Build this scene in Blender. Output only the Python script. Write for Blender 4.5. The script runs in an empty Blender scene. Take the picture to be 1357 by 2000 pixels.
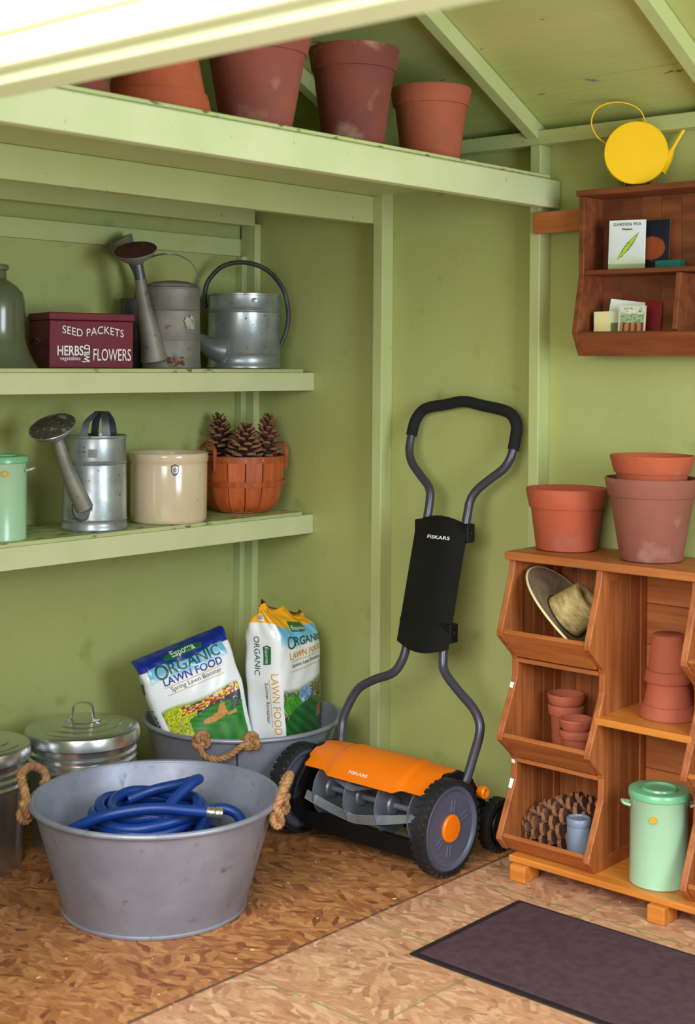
import bpy, bmesh, math, random
from mathutils import Vector, Matrix, Euler
random.seed(7)
PI = math.pi
D = bpy.data
S = bpy.context.scene
COL = S.collection
sin, cos, rad = math.sin, math.cos, math.radians

# ------------------------------------------------------------------ camera
cam = D.cameras.new('camera'); cam.sensor_fit = 'HORIZONTAL'; cam.sensor_width = 24
cam.lens = 2750 / 1357 * 24; cam.shift_y = -292 / 1357; cam.clip_end = 60
cam.dof.use_dof = True; cam.dof.focus_distance = 4.35; cam.dof.aperture_fstop = 3.4
co = D.objects.new('camera', cam); COL.objects.link(co); S.camera = co
YAW = rad(41.6527); ROLL = .0081
Fw = Vector((-sin(YAW), cos(YAW), 0)); Rt = Vector((cos(YAW), sin(YAW), 0)); Up = Vector((0, 0, 1))
xi = cos(ROLL) * Rt + sin(ROLL) * Up; yi = -sin(ROLL) * Rt + cos(ROLL) * Up
m = Matrix((xi, yi, -Fw)).transposed().to_4x4(); m.translation = (3.7909, -3.6893, 1.48)
co.matrix_world = m

# ------------------------------------------------------------------ world, light, exposure
w = D.worlds.new('sky'); S.world = w; w.use_nodes = True
bg = w.node_tree.nodes['Background']; bg.inputs[0].default_value = (.80, .90, 1, 1); bg.inputs[1].default_value = .55
def area(name, loc, target, sx, sy, power, color):
    l = D.lights.new(name, 'AREA'); l.shape = 'RECTANGLE'; l.size = sx; l.size_y = sy; l.energy = power; l.color = color
    o = D.objects.new(name, l); COL.objects.link(o); o.location = loc
    o.rotation_euler = (Vector(target) - Vector(loc)).to_track_quat('-Z', 'Y').to_euler(); return o
area('daylight', (3.1, -5.2, 3.0), (1.6, -1.0, .5), 3.0, 3.0, 360, (1, .98, .95))
area('window_daylight', (4.0, -1.35, 1.55), (0, -1.2, 1.2), 1.0, 1.3, 62, (.80, .92, 1))
S.view_settings.view_transform = 'Standard'; S.view_settings.look = 'None'
S.view_settings.gamma = 1; S.view_settings.use_curve_mapping = False
S.view_settings.exposure = 0.0

# ------------------------------------------------------------------ materials
def srgb(c):
    return tuple((x / 255 / 12.92 if x / 255 <= .04045 else ((x / 255 + .055) / 1.055) ** 2.4) for x in c) + (1,)
MATS = {}
def mat(name, c, rough=.5, metal=0, c2=None, scale=6, bump=0, bscale=None, stretch=None, c3=None, scale3=20, t3=(.62, .7),
        spec=.5, coat=0, lo=.35, hi=.65, obj_var=0, bstretch=None, alpha=None, trans=0, r2=None):
    if name in MATS: return MATS[name]
    M = D.materials.new(name); M.use_nodes = True; N = M.node_tree.nodes; L = M.node_tree.links
    b = N['Principled BSDF']; b.inputs['Roughness'].default_value = rough; b.inputs['Metallic'].default_value = metal
    b.inputs['Specular IOR Level'].default_value = spec; b.inputs['Coat Weight'].default_value = coat
    b.inputs['Coat Roughness'].default_value = .15
    b.inputs['Transmission Weight'].default_value = trans
    c = srgb(c)
    tc = N.new('ShaderNodeTexCoord'); mp = N.new('ShaderNodeMapping'); L.new(tc.outputs['Object'], mp.inputs[0])
    if stretch: mp.inputs['Scale'].default_value = stretch
    if obj_var:
        oi = N.new('ShaderNodeObjectInfo'); va = N.new('ShaderNodeVectorMath'); va.operation = 'SCALE'
        va.inputs[0].default_value = (37, 21, 53); L.new(oi.outputs['Random'], va.inputs['Scale']); L.new(va.outputs[0], mp.inputs['Location'])
    col = None
    def noise(sc, det=5, src=mp):
        n = N.new('ShaderNodeTexNoise'); n.inputs['Scale'].default_value = sc; n.inputs['Detail'].default_value = det
        L.new(src.outputs[0], n.inputs[0]); return n
    def ramp(src, a, bb):
        r = N.new('ShaderNodeMapRange'); r.inputs[1].default_value = a; r.inputs[2].default_value = bb; L.new(src, r.inputs[0]); return r
    def mix(f, A, B):
        x = N.new('ShaderNodeMix'); x.data_type = 'RGBA'; L.new(f, x.inputs[0])
        for i, v in ((6, A), (7, B)):
            if isinstance(v, tuple): x.inputs[i].default_value = v
            else: L.new(v, x.inputs[i])
        return x.outputs[2]
    col = c
    if c2:
        r = ramp(noise(scale).outputs[0], lo, hi); col = mix(r.outputs[0], c, srgb(c2))
        if r2 is not None:
            rr = N.new('ShaderNodeMapRange'); rr.inputs[3].default_value = rough; rr.inputs[4].default_value = r2
            L.new(r.outputs[0], rr.inputs[0]); L.new(rr.outputs[0], b.inputs['Roughness'])
    if c3:
        col = mix(ramp(noise(scale3, 6).outputs[0], *t3).outputs[0], col, srgb(c3))
    if obj_var:
        hv = N.new('ShaderNodeHueSaturation'); rr = N.new('ShaderNodeMapRange'); L.new(oi.outputs['Random'], rr.inputs[0])
        rr.inputs[3].default_value = 1 - obj_var; rr.inputs[4].default_value = 1 + obj_var * .6
        L.new(rr.outputs[0], hv.inputs['Value'])
        if isinstance(col, tuple): hv.inputs['Color'].default_value = col
        else: L.new(col, hv.inputs['Color'])
        col = hv.outputs[0]
    if isinstance(col, tuple): b.inputs['Base Color'].default_value = col
    else: L.new(col, b.inputs['Base Color'])
    if bump:
        bs = mp
        if bstretch:
            bs = N.new('ShaderNodeMapping'); L.new(tc.outputs['Object'], bs.inputs[0]); bs.inputs['Scale'].default_value = bstretch
        n = noise(bscale or scale * 4, 4, bs); bp = N.new('ShaderNodeBump'); bp.inputs['Strength'].default_value = 1; bp.inputs['Distance'].default_value = bump
        L.new(n.outputs[0], bp.inputs['Height']); L.new(bp.outputs[0], b.inputs['Normal'])
    MATS[name] = M; return M

GREEN = (176, 182, 118)
m_wall = mat('wall paint', GREEN, .42, c2=(171, 177, 108), scale=2.2, bump=.0016, bscale=26, c3=(150, 160, 92), scale3=9, t3=(.62, .75))
m_trim = mat('trim paint', (190, 196, 140), .4, c2=(182, 190, 130), scale=4, bump=.0006, bscale=50, c3=(150, 156, 98), scale3=38, t3=(.72, .74))
m_shelf = mat('shelf paint', (206, 210, 168), .42, c2=(196, 202, 154), scale=5, bump=.0006, bscale=60, c3=(150, 156, 104), scale3=40, t3=(.71, .73))
m_deck = mat('weathered shelf deck paint', (186, 194, 136), .6, c2=(170, 180, 124), scale=9, bump=.002, bscale=60, c3=(92, 98, 66), scale3=42, t3=(.58, .64), stretch=(1, .35, 1))
m_ply = mat('roof plywood paint', (192, 190, 124), .55, c2=(172, 180, 108), scale=2.4, bump=.0015, bscale=20, bstretch=(.3, 3, 3), c3=(112, 104, 70), scale3=26, t3=(.69, .71), stretch=(.35, 1.6, 1))
m_ext = mat('exterior paint', (226, 228, 190), .5, c2=(218, 224, 178), scale=3)
m_pine = mat('orange stained pine', (176, 104, 54), .45, c2=(148, 80, 40), scale=5, bump=.0008, bscale=30, stretch=(9, 9, .8), obj_var=.14, coat=0, c3=(96, 44, 20), scale3=1.7, t3=(.70, .76))
m_pineh = mat('orange stained pine horizontal grain', (186, 112, 58), .45, c2=(160, 88, 42), scale=5, bump=.0008, bscale=30, stretch=(.8, 9, 9), obj_var=.12, coat=0, c3=(96, 44, 20), scale3=1.9, t3=(.69, .75))
m_pinel = mat('golden pine', (214, 138, 58), .36, c2=(196, 116, 44), scale=5, bump=.0008, bscale=30, stretch=(.8, 9, 9), coat=.15)
m_hutch = mat('red stained pine', (138, 74, 40), .45, c2=(108, 54, 28), scale=5, bump=.0008, bscale=30, stretch=(.9, 9, 6), obj_var=.12)
m_galv = mat('galvanised steel', (154, 158, 176), .42, .45, c2=(136, 140, 158), scale=9, c3=(122, 122, 130), scale3=20, t3=(.62, .72), bump=.0005, bscale=20, r2=.5)
m_galvb = mat('bright galvanised steel', (184, 190, 196), .3, .7, c2=(150, 156, 164), scale=14, c3=(96, 100, 104), scale3=60, t3=(.66, .7), bump=.0008, bscale=24, r2=.4)
m_galvd = mat('dull weathered zinc', (150, 144, 134), .55, .35, c2=(118, 114, 108), scale=9, c3=(96, 80, 66), scale3=30, t3=(.64, .72), bump=.001, bscale=30)
m_zincdark = mat('dark aged zinc', (104, 106, 112), .42, .6, c2=(78, 80, 86), scale=12, bump=.0006, bscale=30)
m_chrome = mat('polished galvanised sheet', (206, 208, 210), .23, .92, c2=(186, 190, 192), scale=5, r2=.3)
m_rust = mat('rusty iron', (92, 44, 32), .85, .1, c2=(66, 32, 26), scale=30, bump=.001, bscale=80)
m_rustspot = mat('rust patch', (96, 50, 32), .85, c2=(134, 118, 100), scale=60, lo=.45, hi=.55)
m_rope = mat('jute rope', (178, 134, 92), .9, c2=(142, 98, 62), scale=60, bump=.0015, bscale=220)
m_hose = mat('blue rubber hose', (10, 54, 132), .42, c2=(10, 50, 124), scale=8)
m_brass = mat('metal fitting', (200, 196, 180), .25, .9)
m_black = mat('black plastic', (12, 11, 12), .45, c2=(17, 16, 17), scale=10, spec=.3)
m_rubber = mat('black rubber', (24, 24, 28), .65, c2=(18, 18, 21), scale=20)
m_foam = mat('black foam grip', (16, 15, 17), .85, bump=.0006, bscale=300)
m_tube = mat('grey enamelled tube', (74, 72, 84), .32, .35)
m_hub = mat('slate grey plastic', (78, 80, 98), .4)
m_orange = mat('orange plastic', (238, 122, 8), .36, c2=(230, 112, 4), scale=4)
m_blade = mat('blade steel', (176, 184, 196), .3, .7)
m_disc = mat('grey reel disc', (120, 124, 136), .42, .4)
m_white = mat('white print', (232, 234, 234), .5)
m_red = mat('dark red enamel', (112, 18, 34), .5, c2=(104, 16, 32), scale=8, spec=.25)
m_mint = mat('mint green enamel', (168, 208, 172), .3, coat=.3, c2=(162, 202, 166), scale=4)
m_mintlid = mat('mint green lid enamel', (118, 186, 140), .3, coat=.3)
m_sticker = mat('yellow sticker', (206, 176, 66), .45)
m_crock = mat('cream stoneware glaze', (216, 198, 168), .16, coat=.6, c2=(208, 188, 156), scale=5, c3=(180, 152, 112), scale3=36, t3=(.72, .76))
m_inkb = mat('blue ink', (44, 52, 110), .5)
m_basket = mat('orange splint wood', (198, 98, 48), .5, c2=(174, 78, 34), scale=9, stretch=(6, 6, .6), obj_var=.26, bump=.0006, bscale=60)
m_cone = mat('pine cone scale', (74, 44, 36), .75, c2=(104, 66, 50), scale=30, obj_var=.2)
m_conered = mat('pine cone scale reddish', (112, 66, 50), .7, c2=(146, 92, 68), scale=30, obj_var=.2)
m_conetip = mat('pine cone tan tip', (164, 112, 72), .75, c2=(112, 72, 46), scale=60)
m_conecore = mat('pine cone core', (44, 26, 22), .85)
m_jug = mat('grey green glazed jug', (84, 92, 66), .22, c2=(104, 108, 82), scale=4, coat=.4, stretch=(1, 1, .5))
m_yellow = mat('yellow enamel', (255, 200, 0), .35, c2=(250, 194, 0), scale=5)
m_yelldk = mat('bare dark metal foot', (60, 44, 26), .5)
m_mat = mat('purple brown mat pile', (88, 64, 72), .95, c2=(76, 54, 62), scale=40, bump=.003, bscale=380, spec=.2)
m_matedge = mat('black rubber edging', (26, 24, 30), .6)
m_paper = mat('paper white', (226, 228, 218), .55)
m_greycan = mat('blue grey enamel', (128, 140, 160), .38, c2=(120, 132, 152), scale=4)
m_straw = mat('natural straw', (214, 192, 132), .75, c2=(166, 140, 84), scale=30, bump=.003, bscale=90, stretch=(1, 1, 2.5))
m_strawd = mat('grey brown straw', (140, 120, 92), .8, c2=(118, 98, 74), scale=26, bump=.002, bscale=90)
m_strawe = mat('pale straw edge', (222, 208, 160), .7)
m_band = mat('dark hat band', (56, 34, 36), .7)
m_whitemark = mat('white mark', (236, 232, 226), .5)
def pot_mat(name, a, b, c=None, **k):
    return mat(name, a, .8, c2=b, scale=5, bump=.0012, bscale=60, c3=c, scale3=8, t3=k.get('t3', (.58, .72)), lo=.35, hi=.65)
m_terra = pot_mat('terracotta', (176, 92, 66), (162, 80, 54))
m_terra_o = pot_mat('bright orange terracotta', (182, 88, 56), (164, 74, 46), (158, 98, 84))
m_terra_old = pot_mat('weathered brown terracotta', (150, 78, 62), (126, 62, 54), (164, 120, 104))
m_terra_dk = pot_mat('dark mossy terracotta', (138, 66, 54), (108, 52, 48), (176, 136, 116), t3=(.56, .68))
m_terra_gr = pot_mat('chalky terracotta', (144, 86, 70), (128, 72, 58), (166, 120, 104))

# OSB floor: strands are the colour of the board
def osb(name, base, dark, light, gm):
    M = D.materials.new(name); M.use_nodes = True; N = M.node_tree.nodes; L = M.node_tree.links
    b = N['Principled BSDF']; b.inputs['Roughness'].default_value = .55; b.inputs['Specular IOR Level'].default_value = .3
    tc = N.new('ShaderNodeTexCoord')
    prev = None; vals = []
    for k, (rz, sx, sy, seed) in enumerate(((.25, 16, 60, 0), (-.5, 22, 80, 5), (.9, 20, 66, 9))):
        no = N.new('ShaderNodeTexNoise'); no.inputs['Scale'].default_value = 14; no.inputs['Detail'].default_value = 4; L.new(tc.outputs['Object'], no.inputs[0])
        mx = N.new('ShaderNodeMix'); mx.data_type = 'VECTOR'; mx.inputs[0].default_value = .045
        L.new(tc.outputs['Object'], mx.inputs[4]); L.new(no.outputs['Color'], mx.inputs[5])
        mp = N.new('ShaderNodeMapping'); L.new(mx.outputs[1], mp.inputs[0]); mp.inputs['Rotation'].default_value = (0, 0, rz)
        mp2 = N.new('ShaderNodeMapping'); L.new(mp.outputs[0], mp2.inputs[0]); mp2.inputs['Scale'].default_value = (sx, sy, 1); mp2.inputs['Location'].default_value = (seed, seed, 0)
        v = N.new('ShaderNodeTexVoronoi'); v.inputs['Scale'].default_value = 1; v.inputs['Randomness'].default_value = 1; L.new(mp2.outputs[0], v.inputs[0])
        sp = N.new('ShaderNodeSeparateColor'); L.new(v.outputs['Color'], sp.inputs[0]); vals.append(sp)
    n2 = N.new('ShaderNodeTexNoise'); n2.inputs['Scale'].default_value = 7; n2.inputs['Detail'].default_value = 3; L.new(tc.outputs['Object'], n2.inputs[0])
    def mrange(src, a, c_, d=0, e=1):
        r = N.new('ShaderNodeMapRange'); r.inputs[1].default_value = a; r.inputs[2].default_value = c_; r.inputs[3].default_value = d; r.inputs[4].default_value = e; L.new(src, r.inputs[0]); return r.outputs[0]
    m1 = N.new('ShaderNodeMix'); m1.data_type = 'FLOAT'; L.new(mrange(n2.outputs[0], .44, .47), m1.inputs[0]); L.new(vals[0].outputs[0], m1.inputs[2]); L.new(vals[1].outputs[0], m1.inputs[3])
    m2 = N.new('ShaderNodeMix'); m2.data_type = 'FLOAT'; L.new(mrange(n2.outputs[0], .54, .57), m2.inputs[0]); L.new(m1.outputs[0], m2.inputs[2]); L.new(vals[2].outputs[0], m2.inputs[3])
    cr = N.new('ShaderNodeValToRGB'); L.new(m2.outputs[0], cr.inputs[0]); e = cr.color_ramp.elements
    e[0].color = srgb(dark); e[0].position = 0; e[1].color = srgb(light); e[1].position = 1
    for p, c in ((.16, tuple((a * 2 + d_) / 3 for a, d_ in zip(base, dark))), (.45, base), (.8, tuple((a + l) / 2 for a, l in zip(base, light)))):
        x = e.new(p); x.color = srgb(c)
    n3 = N.new('ShaderNodeTexNoise'); n3.inputs['Scale'].default_value = 90; n3.inputs['Detail'].default_value = 4
    m3 = N.new('ShaderNodeMapping'); m3.inputs['Scale'].default_value = (.3, 1.6, 1); L.new(tc.outputs['Object'], m3.inputs[0]); L.new(m3.outputs[0], n3.inputs[0])
    mm = N.new('ShaderNodeMix'); mm.data_type = 'RGBA'; mm.blend_type = 'MULTIPLY'; mm.inputs[0].default_value = .55
    L.new(cr.outputs[0], mm.inputs[6]); g = N.new('ShaderNodeValToRGB'); L.new(n3.outputs[0], g.inputs[0]); g.color_ramp.elements[0].position = .3; g.color_ramp.elements[0].color = (.55, .5, .45, 1); g.color_ramp.elements[1].position = .55; L.new(g.outputs[0], mm.inputs[7])
    L.new(mm.outputs[2], b.inputs['Base Color'])
    bp = N.new('ShaderNodeBump'); bp.inputs['Distance'].default_value = .0015; L.new(m2.outputs[0], bp.inputs['Height']); L.new(bp.outputs[0], b.inputs['Normal'])
    return M
m_osb1 = osb('strand board warm', (168, 110, 66), (122, 70, 44), (196, 142, 92), 0)  # left sheet: oranger board, with its shade also put into the darker colour
m_osb2 = osb('strand board pale', (194, 144, 110), (166, 114, 88), (218, 176, 140), 0)
m_greenline = mat('faded green print line', (112, 146, 84), .7, c2=(150, 134, 92), scale=22, lo=.4, hi=.6)

# vertex coloured print
def vcol_mat(name, rough=.35, spec=.5, coat=0):
    M = D.materials.new(name); M.use_nodes = True; N = M.node_tree.nodes; b = N['Principled BSDF']
    a = N.new('ShaderNodeVertexColor'); a.layer_name = 'print'; M.node_tree.links.new(a.outputs[0], b.inputs['Base Color'])
    b.inputs['Roughness'].default_value = rough; b.inputs['Specular IOR Level'].default_value = spec; b.inputs['Coat Weight'].default_value = coat
    return M
m_bagprint = vcol_mat('printed glossy bag plastic', .3, .5, .2)
m_cardprint = vcol_mat('printed paper', .6, .3)

# ------------------------------------------------------------------ mesh collector
class MB:
    def __init__(s): s.v = []; s.f = []; s.fm = []; s.k = 0
    def add(s, vs, fs):
        o = len(s.v); s.v += [tuple(x) for x in vs]; s.f += [tuple(i + o for i in f) for f in fs]; s.fm += [s.k] * len(fs); return s
    def box(s, x0, x1, y0, y1, z0, z1):
        v = [(x, y, z) for z in (z0, z1) for y in (y0, y1) for x in (x0, x1)]
        return s.add(v, [(0, 2, 3, 1), (4, 5, 7, 6), (0, 1, 5, 4), (2, 6, 7, 3), (0, 4, 6, 2), (1, 3, 7, 5)])
    def prism(s, poly, axis, a, b):
        # poly: 2D points in the other two axes in order (y,z),(x,z),(x,y)
        def P(p, t): return {'x': (t, p[0], p[1]), 'y': (p[0], t, p[1]), 'z': (p[0], p[1], t)}[axis]
        n = len(poly); v = [P(p, a) for p in poly] + [P(p, b) for p in poly]
        return s.add(v, [tuple(range(n))[::-1], tuple(range(n, 2 * n))] + [(i, (i + 1) % n, n + (i + 1) % n, n + i) for i in range(n)])
    def lathe(s, prof, n=48, c=(0, 0, 0), closed=False, sx=1, sy=1, mtx=None):
        v = []; f = []
        for r, z in prof:
            for i in range(n):
                a = 2 * PI * i / n; p = Vector((c[0] + r * cos(a) * sx, c[1] + r * sin(a) * sy, c[2] + z))
                v.append(tuple(mtx @ p) if mtx else tuple(p))
        m_ = len(prof)
        for j in range(m_ - 1 + (1 if closed else 0)):
            for i in range(n):
                a = j * n + i; b = j * n + (i + 1) % n; c_ = ((j + 1) % m_) * n + (i + 1) % n; d = ((j + 1) % m_) * n + i
                f.append((a, b, c_, d))
        if not closed:
            f.append(tuple(range(n))[::-1]); f.append(tuple(range((m_ - 1) * n, m_ * n)))
        return s.add(v, f)
    def tube(s, path, r, n=10, cap=True, sx=1, up=None, closed=False):
        P = [Vector(p) for p in path]; m_ = len(P)
        rs = r if isinstance(r, (list, tuple)) else [r] * m_
        prev = None; v = []
        for i in range(m_):
            if closed: t = (P[(i + 1) % m_] - P[i - 1])
            else: t = (P[min(i + 1, m_ - 1)] - P[max(i - 1, 0)])
            t.normalize()
            if prev is None:
                u = Vector(up) if up else (Vector((0, 0, 1)) if abs(t.z) < .9 else Vector((0, 1, 0)))
                u = (u - t * u.dot(t)).normalized()
            else: u = (prev - t * prev.dot(t)).normalized()
            prev = u; w_ = t.cross(u)
            for k in range(n):
                a = 2 * PI * k / n; v.append(tuple(P[i] + u * (rs[i] * cos(a)) + w_ * (rs[i] * sin(a) * sx)))
        f = [(i * n + k, i * n + (k + 1) % n, (i + 1) * n + (k + 1) % n, (i + 1) * n + k) for i in range(m_ - 1) for k in range(n)]
        if closed: f += [((m_ - 1) * n + k, (m_ - 1) * n + (k + 1) % n, (k + 1) % n, k) for k in range(n)]
        elif cap: f += [tuple(range(n))[::-1], tuple(range((m_ - 1) * n, m_ * n))]
        return s.add(v, f)
    def grid(s, fn, nu, nv, closed_u=False):
        v = [tuple(fn(i / (nu if closed_u else nu - 1), j / (nv - 1))) for j in range(nv) for i in range(nu)]
        f = []
        for j in range(nv - 1):
            for i in range(nu if closed_u else nu - 1):
                f.append((j * nu + i, j * nu + (i + 1) % nu, (j + 1) * nu + (i + 1) % nu, (j + 1) * nu + i))
        return s.add(v, f)
    def sheet(s, fn, nu, nv, t=.001, closed_u=False):
        # a thin sheet with thickness; fn returns point, thickness along normal estimated
        A = MB().grid(fn, nu, nv, closed_u)
        me = D.meshes.new('t'); me.from_pydata(A.v, [], A.f); me.update()
        nn = [vv.normal.copy() for vv in me.vertices]; D.meshes.remove(me)
        n = len(A.v); v = A.v + [tuple(Vector(p) - q * t) for p, q in zip(A.v, nn)]
        f = A.f + [tuple(n + i for i in q[::-1]) for q in A.f]
        from collections import Counter
        ed = {}
        for q in A.f:
            for i in range(len(q)):
                a, b = q[i], q[(i + 1) % len(q)]
                if (b, a) in ed: del ed[(b, a)]
                else: ed[(a, b)] = 1
        f += [(b, a, a + n, b + n) for a, b in ed]
        return s.add(v, f)
    def xf(s, mtx):
        s.v = [tuple(mtx @ Vector(p)) for p in s.v]; return s
    def build(s, name, mats, parent=None, smooth=False, bevel=0, fix=False, angle=40):
        me = D.meshes.new(name); me.from_pydata(s.v, [], s.f)
        mats = mats if isinstance(mats, (list, tuple)) else [mats]
        for x in mats: me.materials.append(x)
        if len(mats) > 1:
            for p, k in zip(me.polygons, s.fm): p.material_index = k
        if True:
            b = bmesh.new(); b.from_mesh(me); bmesh.ops.recalc_face_normals(b, faces=b.faces); b.to_mesh(me); b.free()
        if smooth:
            for p in me.polygons: p.use_smooth = True
            me.set_sharp_from_angle(angle=rad(angle))
        me.update()
        o = D.objects.new(name, me); COL.objects.link(o)
        if parent: o.parent = parent
        if bevel:
            bm = o.modifiers.new('b', 'BEVEL'); bm.width = bevel; bm.segments = 2; bm.limit_method = 'ANGLE'
        return o
def B(*a): return MB().box(*a)
def tag(o, label, cat, group=None):
    o['label'] = label; o['category'] = cat
    if group: o['group'] = group
    return o
def thing(name, label, cat, loc=(0, 0, 0), rot=(0, 0, 0), group=None):
    o = D.objects.new(name, None); COL.objects.link(o); o.location = loc; o.rotation_euler = rot; o.empty_display_size = .05
    return tag(o, label, cat, group)
def struct(o): o['kind'] = 'structure'; return o
def copy_tree(o, parent=None):
    c = o.copy(); COL.objects.link(c)
    if parent: c.parent = parent
    for ch in [x for x in D.objects if x.parent == o]: copy_tree(ch, c)
    return c
def smooth_path(pts, n=8):
    P = [Vector(p) for p in pts]; out = []
    for i in range(len(P) - 1):
        p0 = P[max(i - 1, 0)]; p1 = P[i]; p2 = P[i + 1]; p3 = P[min(i + 2, len(P) - 1)]
        for k in range(n):
            t = k / n; out.append(.5 * ((2 * p1) + (p2 - p0) * t + (2 * p0 - 5 * p1 + 4 * p2 - p3) * t * t + (3 * p1 - p0 - 3 * p2 + p3) * t ** 3))
    out.append(P[-1]); return out
def rope_mb(path, r, pitch=.035, n=7):
    P = [Vector(p) for p in path]; mb = MB()
    # resample
    L_ = [0]
    for a, b in zip(P, P[1:]): L_.append(L_[-1] + (b - a).length)
    N_ = max(8, int(L_[-1] / (pitch / 8))); Q = []; j = 0
    for k in range(N_ + 1):
        d = L_[-1] * k / N_
        while j < len(L_) - 2 and L_[j + 1] < d: j += 1
        t = (d - L_[j]) / max(1e-9, L_[j + 1] - L_[j]); Q.append(P[j].lerp(P[j + 1], t))
    prev = None; fr = []
    for i in range(len(Q)):
        t = (Q[min(i + 1, len(Q) - 1)] - Q[max(i - 1, 0)]).normalized()
        u = prev if prev else (Vector((0, 0, 1)) if abs(t.z) < .9 else Vector((0, 1, 0)))
        u = (u - t * u.dot(t)).normalized(); prev = u; fr.append((u, t.cross(u)))
    for s_ in range(3):
        st = [Q[i] + (fr[i][0] * cos(i * 2 * PI / 8 / 1 + s_ * 2 * PI / 3) + fr[i][1] * sin(i * 2 * PI / 8 + s_ * 2 * PI / 3)) * r * .5 for i in range(len(Q))]
        mb.tube(st, r * .56, n)
    return mb
def knot(mb, c, r, axis=(0, 0, 1)):
    # a small overhand knot of rope
    ax = Vector(axis).normalized(); q = Vector((0, 0, 1)).rotation_difference(ax).to_matrix()
    pts = [q @ Vector(((1 + .45 * cos(3 * t / 1)) * cos(2 * t) * r, (1 + .45 * cos(3 * t)) * sin(2 * t) * r, .6 * r * sin(3 * t))) + Vector(c) for t in [2 * PI * k / 40 for k in range(41)]]
    k_ = rope_mb(pts, r * .62, .03, 6); mb.add(k_.v, k_.f)

# lettering: triangulated outline text as (verts, faces) in the plane
def text_mb(txt, size=1., align='CENTER', sx=1., spacing=1., bold=0.):
    cu = D.curves.new('t', 'FONT'); cu.body = txt; cu.size = size; cu.align_x = align; cu.space_character = spacing; cu.resolution_u = 3; cu.offset = bold
    o = D.objects.new('t', cu); COL.objects.link(o); dg = bpy.context.evaluated_depsgraph_get(); me = D.meshes.new_from_object(o.evaluated_get(dg))
    v = [(p.co.x * sx, p.co.y, 0) for p in me.vertices]; f = [tuple(p.vertices) for p in me.polygons]
    D.meshes.remove(me); D.objects.remove(o); D.curves.remove(cu)
    m_ = MB(); m_.v = v; m_.f = f; m_.fm = [0] * len(f); return m_
def mapped(mb, fn, maxlen=None):
    if maxlen:
        me = D.meshes.new('t'); me.from_pydata(mb.v, [], mb.f); b = bmesh.new(); b.from_mesh(me)
        bmesh.ops.triangulate(b, faces=b.faces)
        for _ in range(5):
            e = [x for x in b.edges if x.calc_length() > maxlen]
            if not e: break
            bmesh.ops.subdivide_edges(b, edges=e, cuts=1); bmesh.ops.triangulate(b, faces=[f for f in b.faces if len(f.verts) > 3])
        b.to_mesh(me); b.free(); mb.v = [tuple(x.co) for x in me.vertices]; mb.f = [tuple(p.vertices) for p in me.polygons]; mb.fm = [0] * len(mb.f); D.meshes.remove(me)
    mb.v = [tuple(fn(p[0], p[1])) for p in mb.v]; return mb

# =================================================================== STRUCTURE
fl = D.objects.new('floor', None); COL.objects.link(fl); struct(fl)
B(-.1, 1.3435, -2.6, .02, -.02, 0).build('floor_panel', m_osb1, fl)
B(1.346, 4.4, -2.6, .02, -.02, -.0005).build('floor_panel', m_osb2, fl)
B(-.1, 4.4, -2.6, .02, -.06, -.021).build('subfloor', m_matedge, fl)
for k, yy in enumerate((-.425, -.64, -.855, -1.30, -1.70, -2.1)):
    mb = MB(); x = 1.36
    while x < 3.4:
        l = random.uniform(.05, .35); mb.add([(x, yy + random.uniform(-.001, .001), .0002), (x + l, yy + random.uniform(-.001, .001), .0002), (x + l, yy + .004, .0002), (x, yy + .004, .0002)], [(0, 1, 2, 3)]); x += l + random.choice((.004, .03, .004, .12))
    mb.build('printed_line', m_greenline, fl)
for xx in (1.756, 2.165, 2.575):
    MB().add([(xx, -2.4, .0003), (xx + .004, -2.4, .0003), (xx + .004, -.02, .0003), (xx, -.02, .0003)], [(0, 1, 2, 3)]).build('printed_line', m_greenline, fl)
mb = MB()
for k in range(46):    # wood chips and crumbs lying on the boards
    x, y = random.uniform(.6, 2.2), random.uniform(-1.9, -.1); a = random.uniform(0, PI); l = random.uniform(.002, .007)
    mb.prism([(x + l * cos(a), y + l * sin(a)), (x - .5 * l * sin(a), y + .5 * l * cos(a)), (x - l * cos(a), y - l * sin(a)), (x + .4 * l * sin(a), y - .4 * l * cos(a))], 'z', 0, .0015)
jd = MB(); jr = random.Random(2); y = -2.3
while y < -.1:
    l = jr.uniform(.02, .09); w1, w2 = jr.uniform(.0035, .0065), jr.uniform(.0035, .0065)
    jd.add([(1.343 - w1, y, .0004), (1.343 + w1 * .8, y, .0004), (1.343 + w2 * .8, y + l, .0004), (1.343 - w2, y + l, .0004)], [(0, 1, 2, 3)]); y += l + jr.choice((0, 0, .008))
j_ = jd.build('joint_dirt', mat('joint dirt', (118, 78, 50), .9, c2=(86, 58, 40), scale=40), fl); j_['kind'] = 'stuff'
cr = mb.build('wood_crumbs', mat('pale chip', (226, 200, 160), .8), fl); cr['kind'] = 'stuff'

wl = D.objects.new('wall_left', None); COL.objects.link(wl); struct(wl)
B(-.03, 0, -2.4, 0, 0, 1.936).build('siding_panel', m_wall, wl)
B(-.03, -.012, -2.4, 0, 1.936, 2.9).build('siding_panel', m_wall, wl)
B(-.03, .02, -2.38, -.055, 1.87, 1.934).build('ledger_board', m_trim, wl, bevel=.002)
wb = D.objects.new('wall_back', None); COL.objects.link(wb); struct(wb)
B(-.03, 1.33, 0, .03, 0, 2.25).build('siding_panel', m_wall, wb)
B(1.333, 4.3, 0, .03, 0, 2.25).build('siding_panel', m_wall, wb)
wr = D.objects.new('wall_right', None); COL.objects.link(wr); struct(wr)
for a in ((-2.4, 0, 0, .85), (-2.4, 0, 2.12, 2.9), (-2.4, -1.95, .85, 2.12), (-.75, 0, .85, 2.12)): B(4.3, 4.33, *a).build('siding_panel', m_wall, wr)
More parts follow.
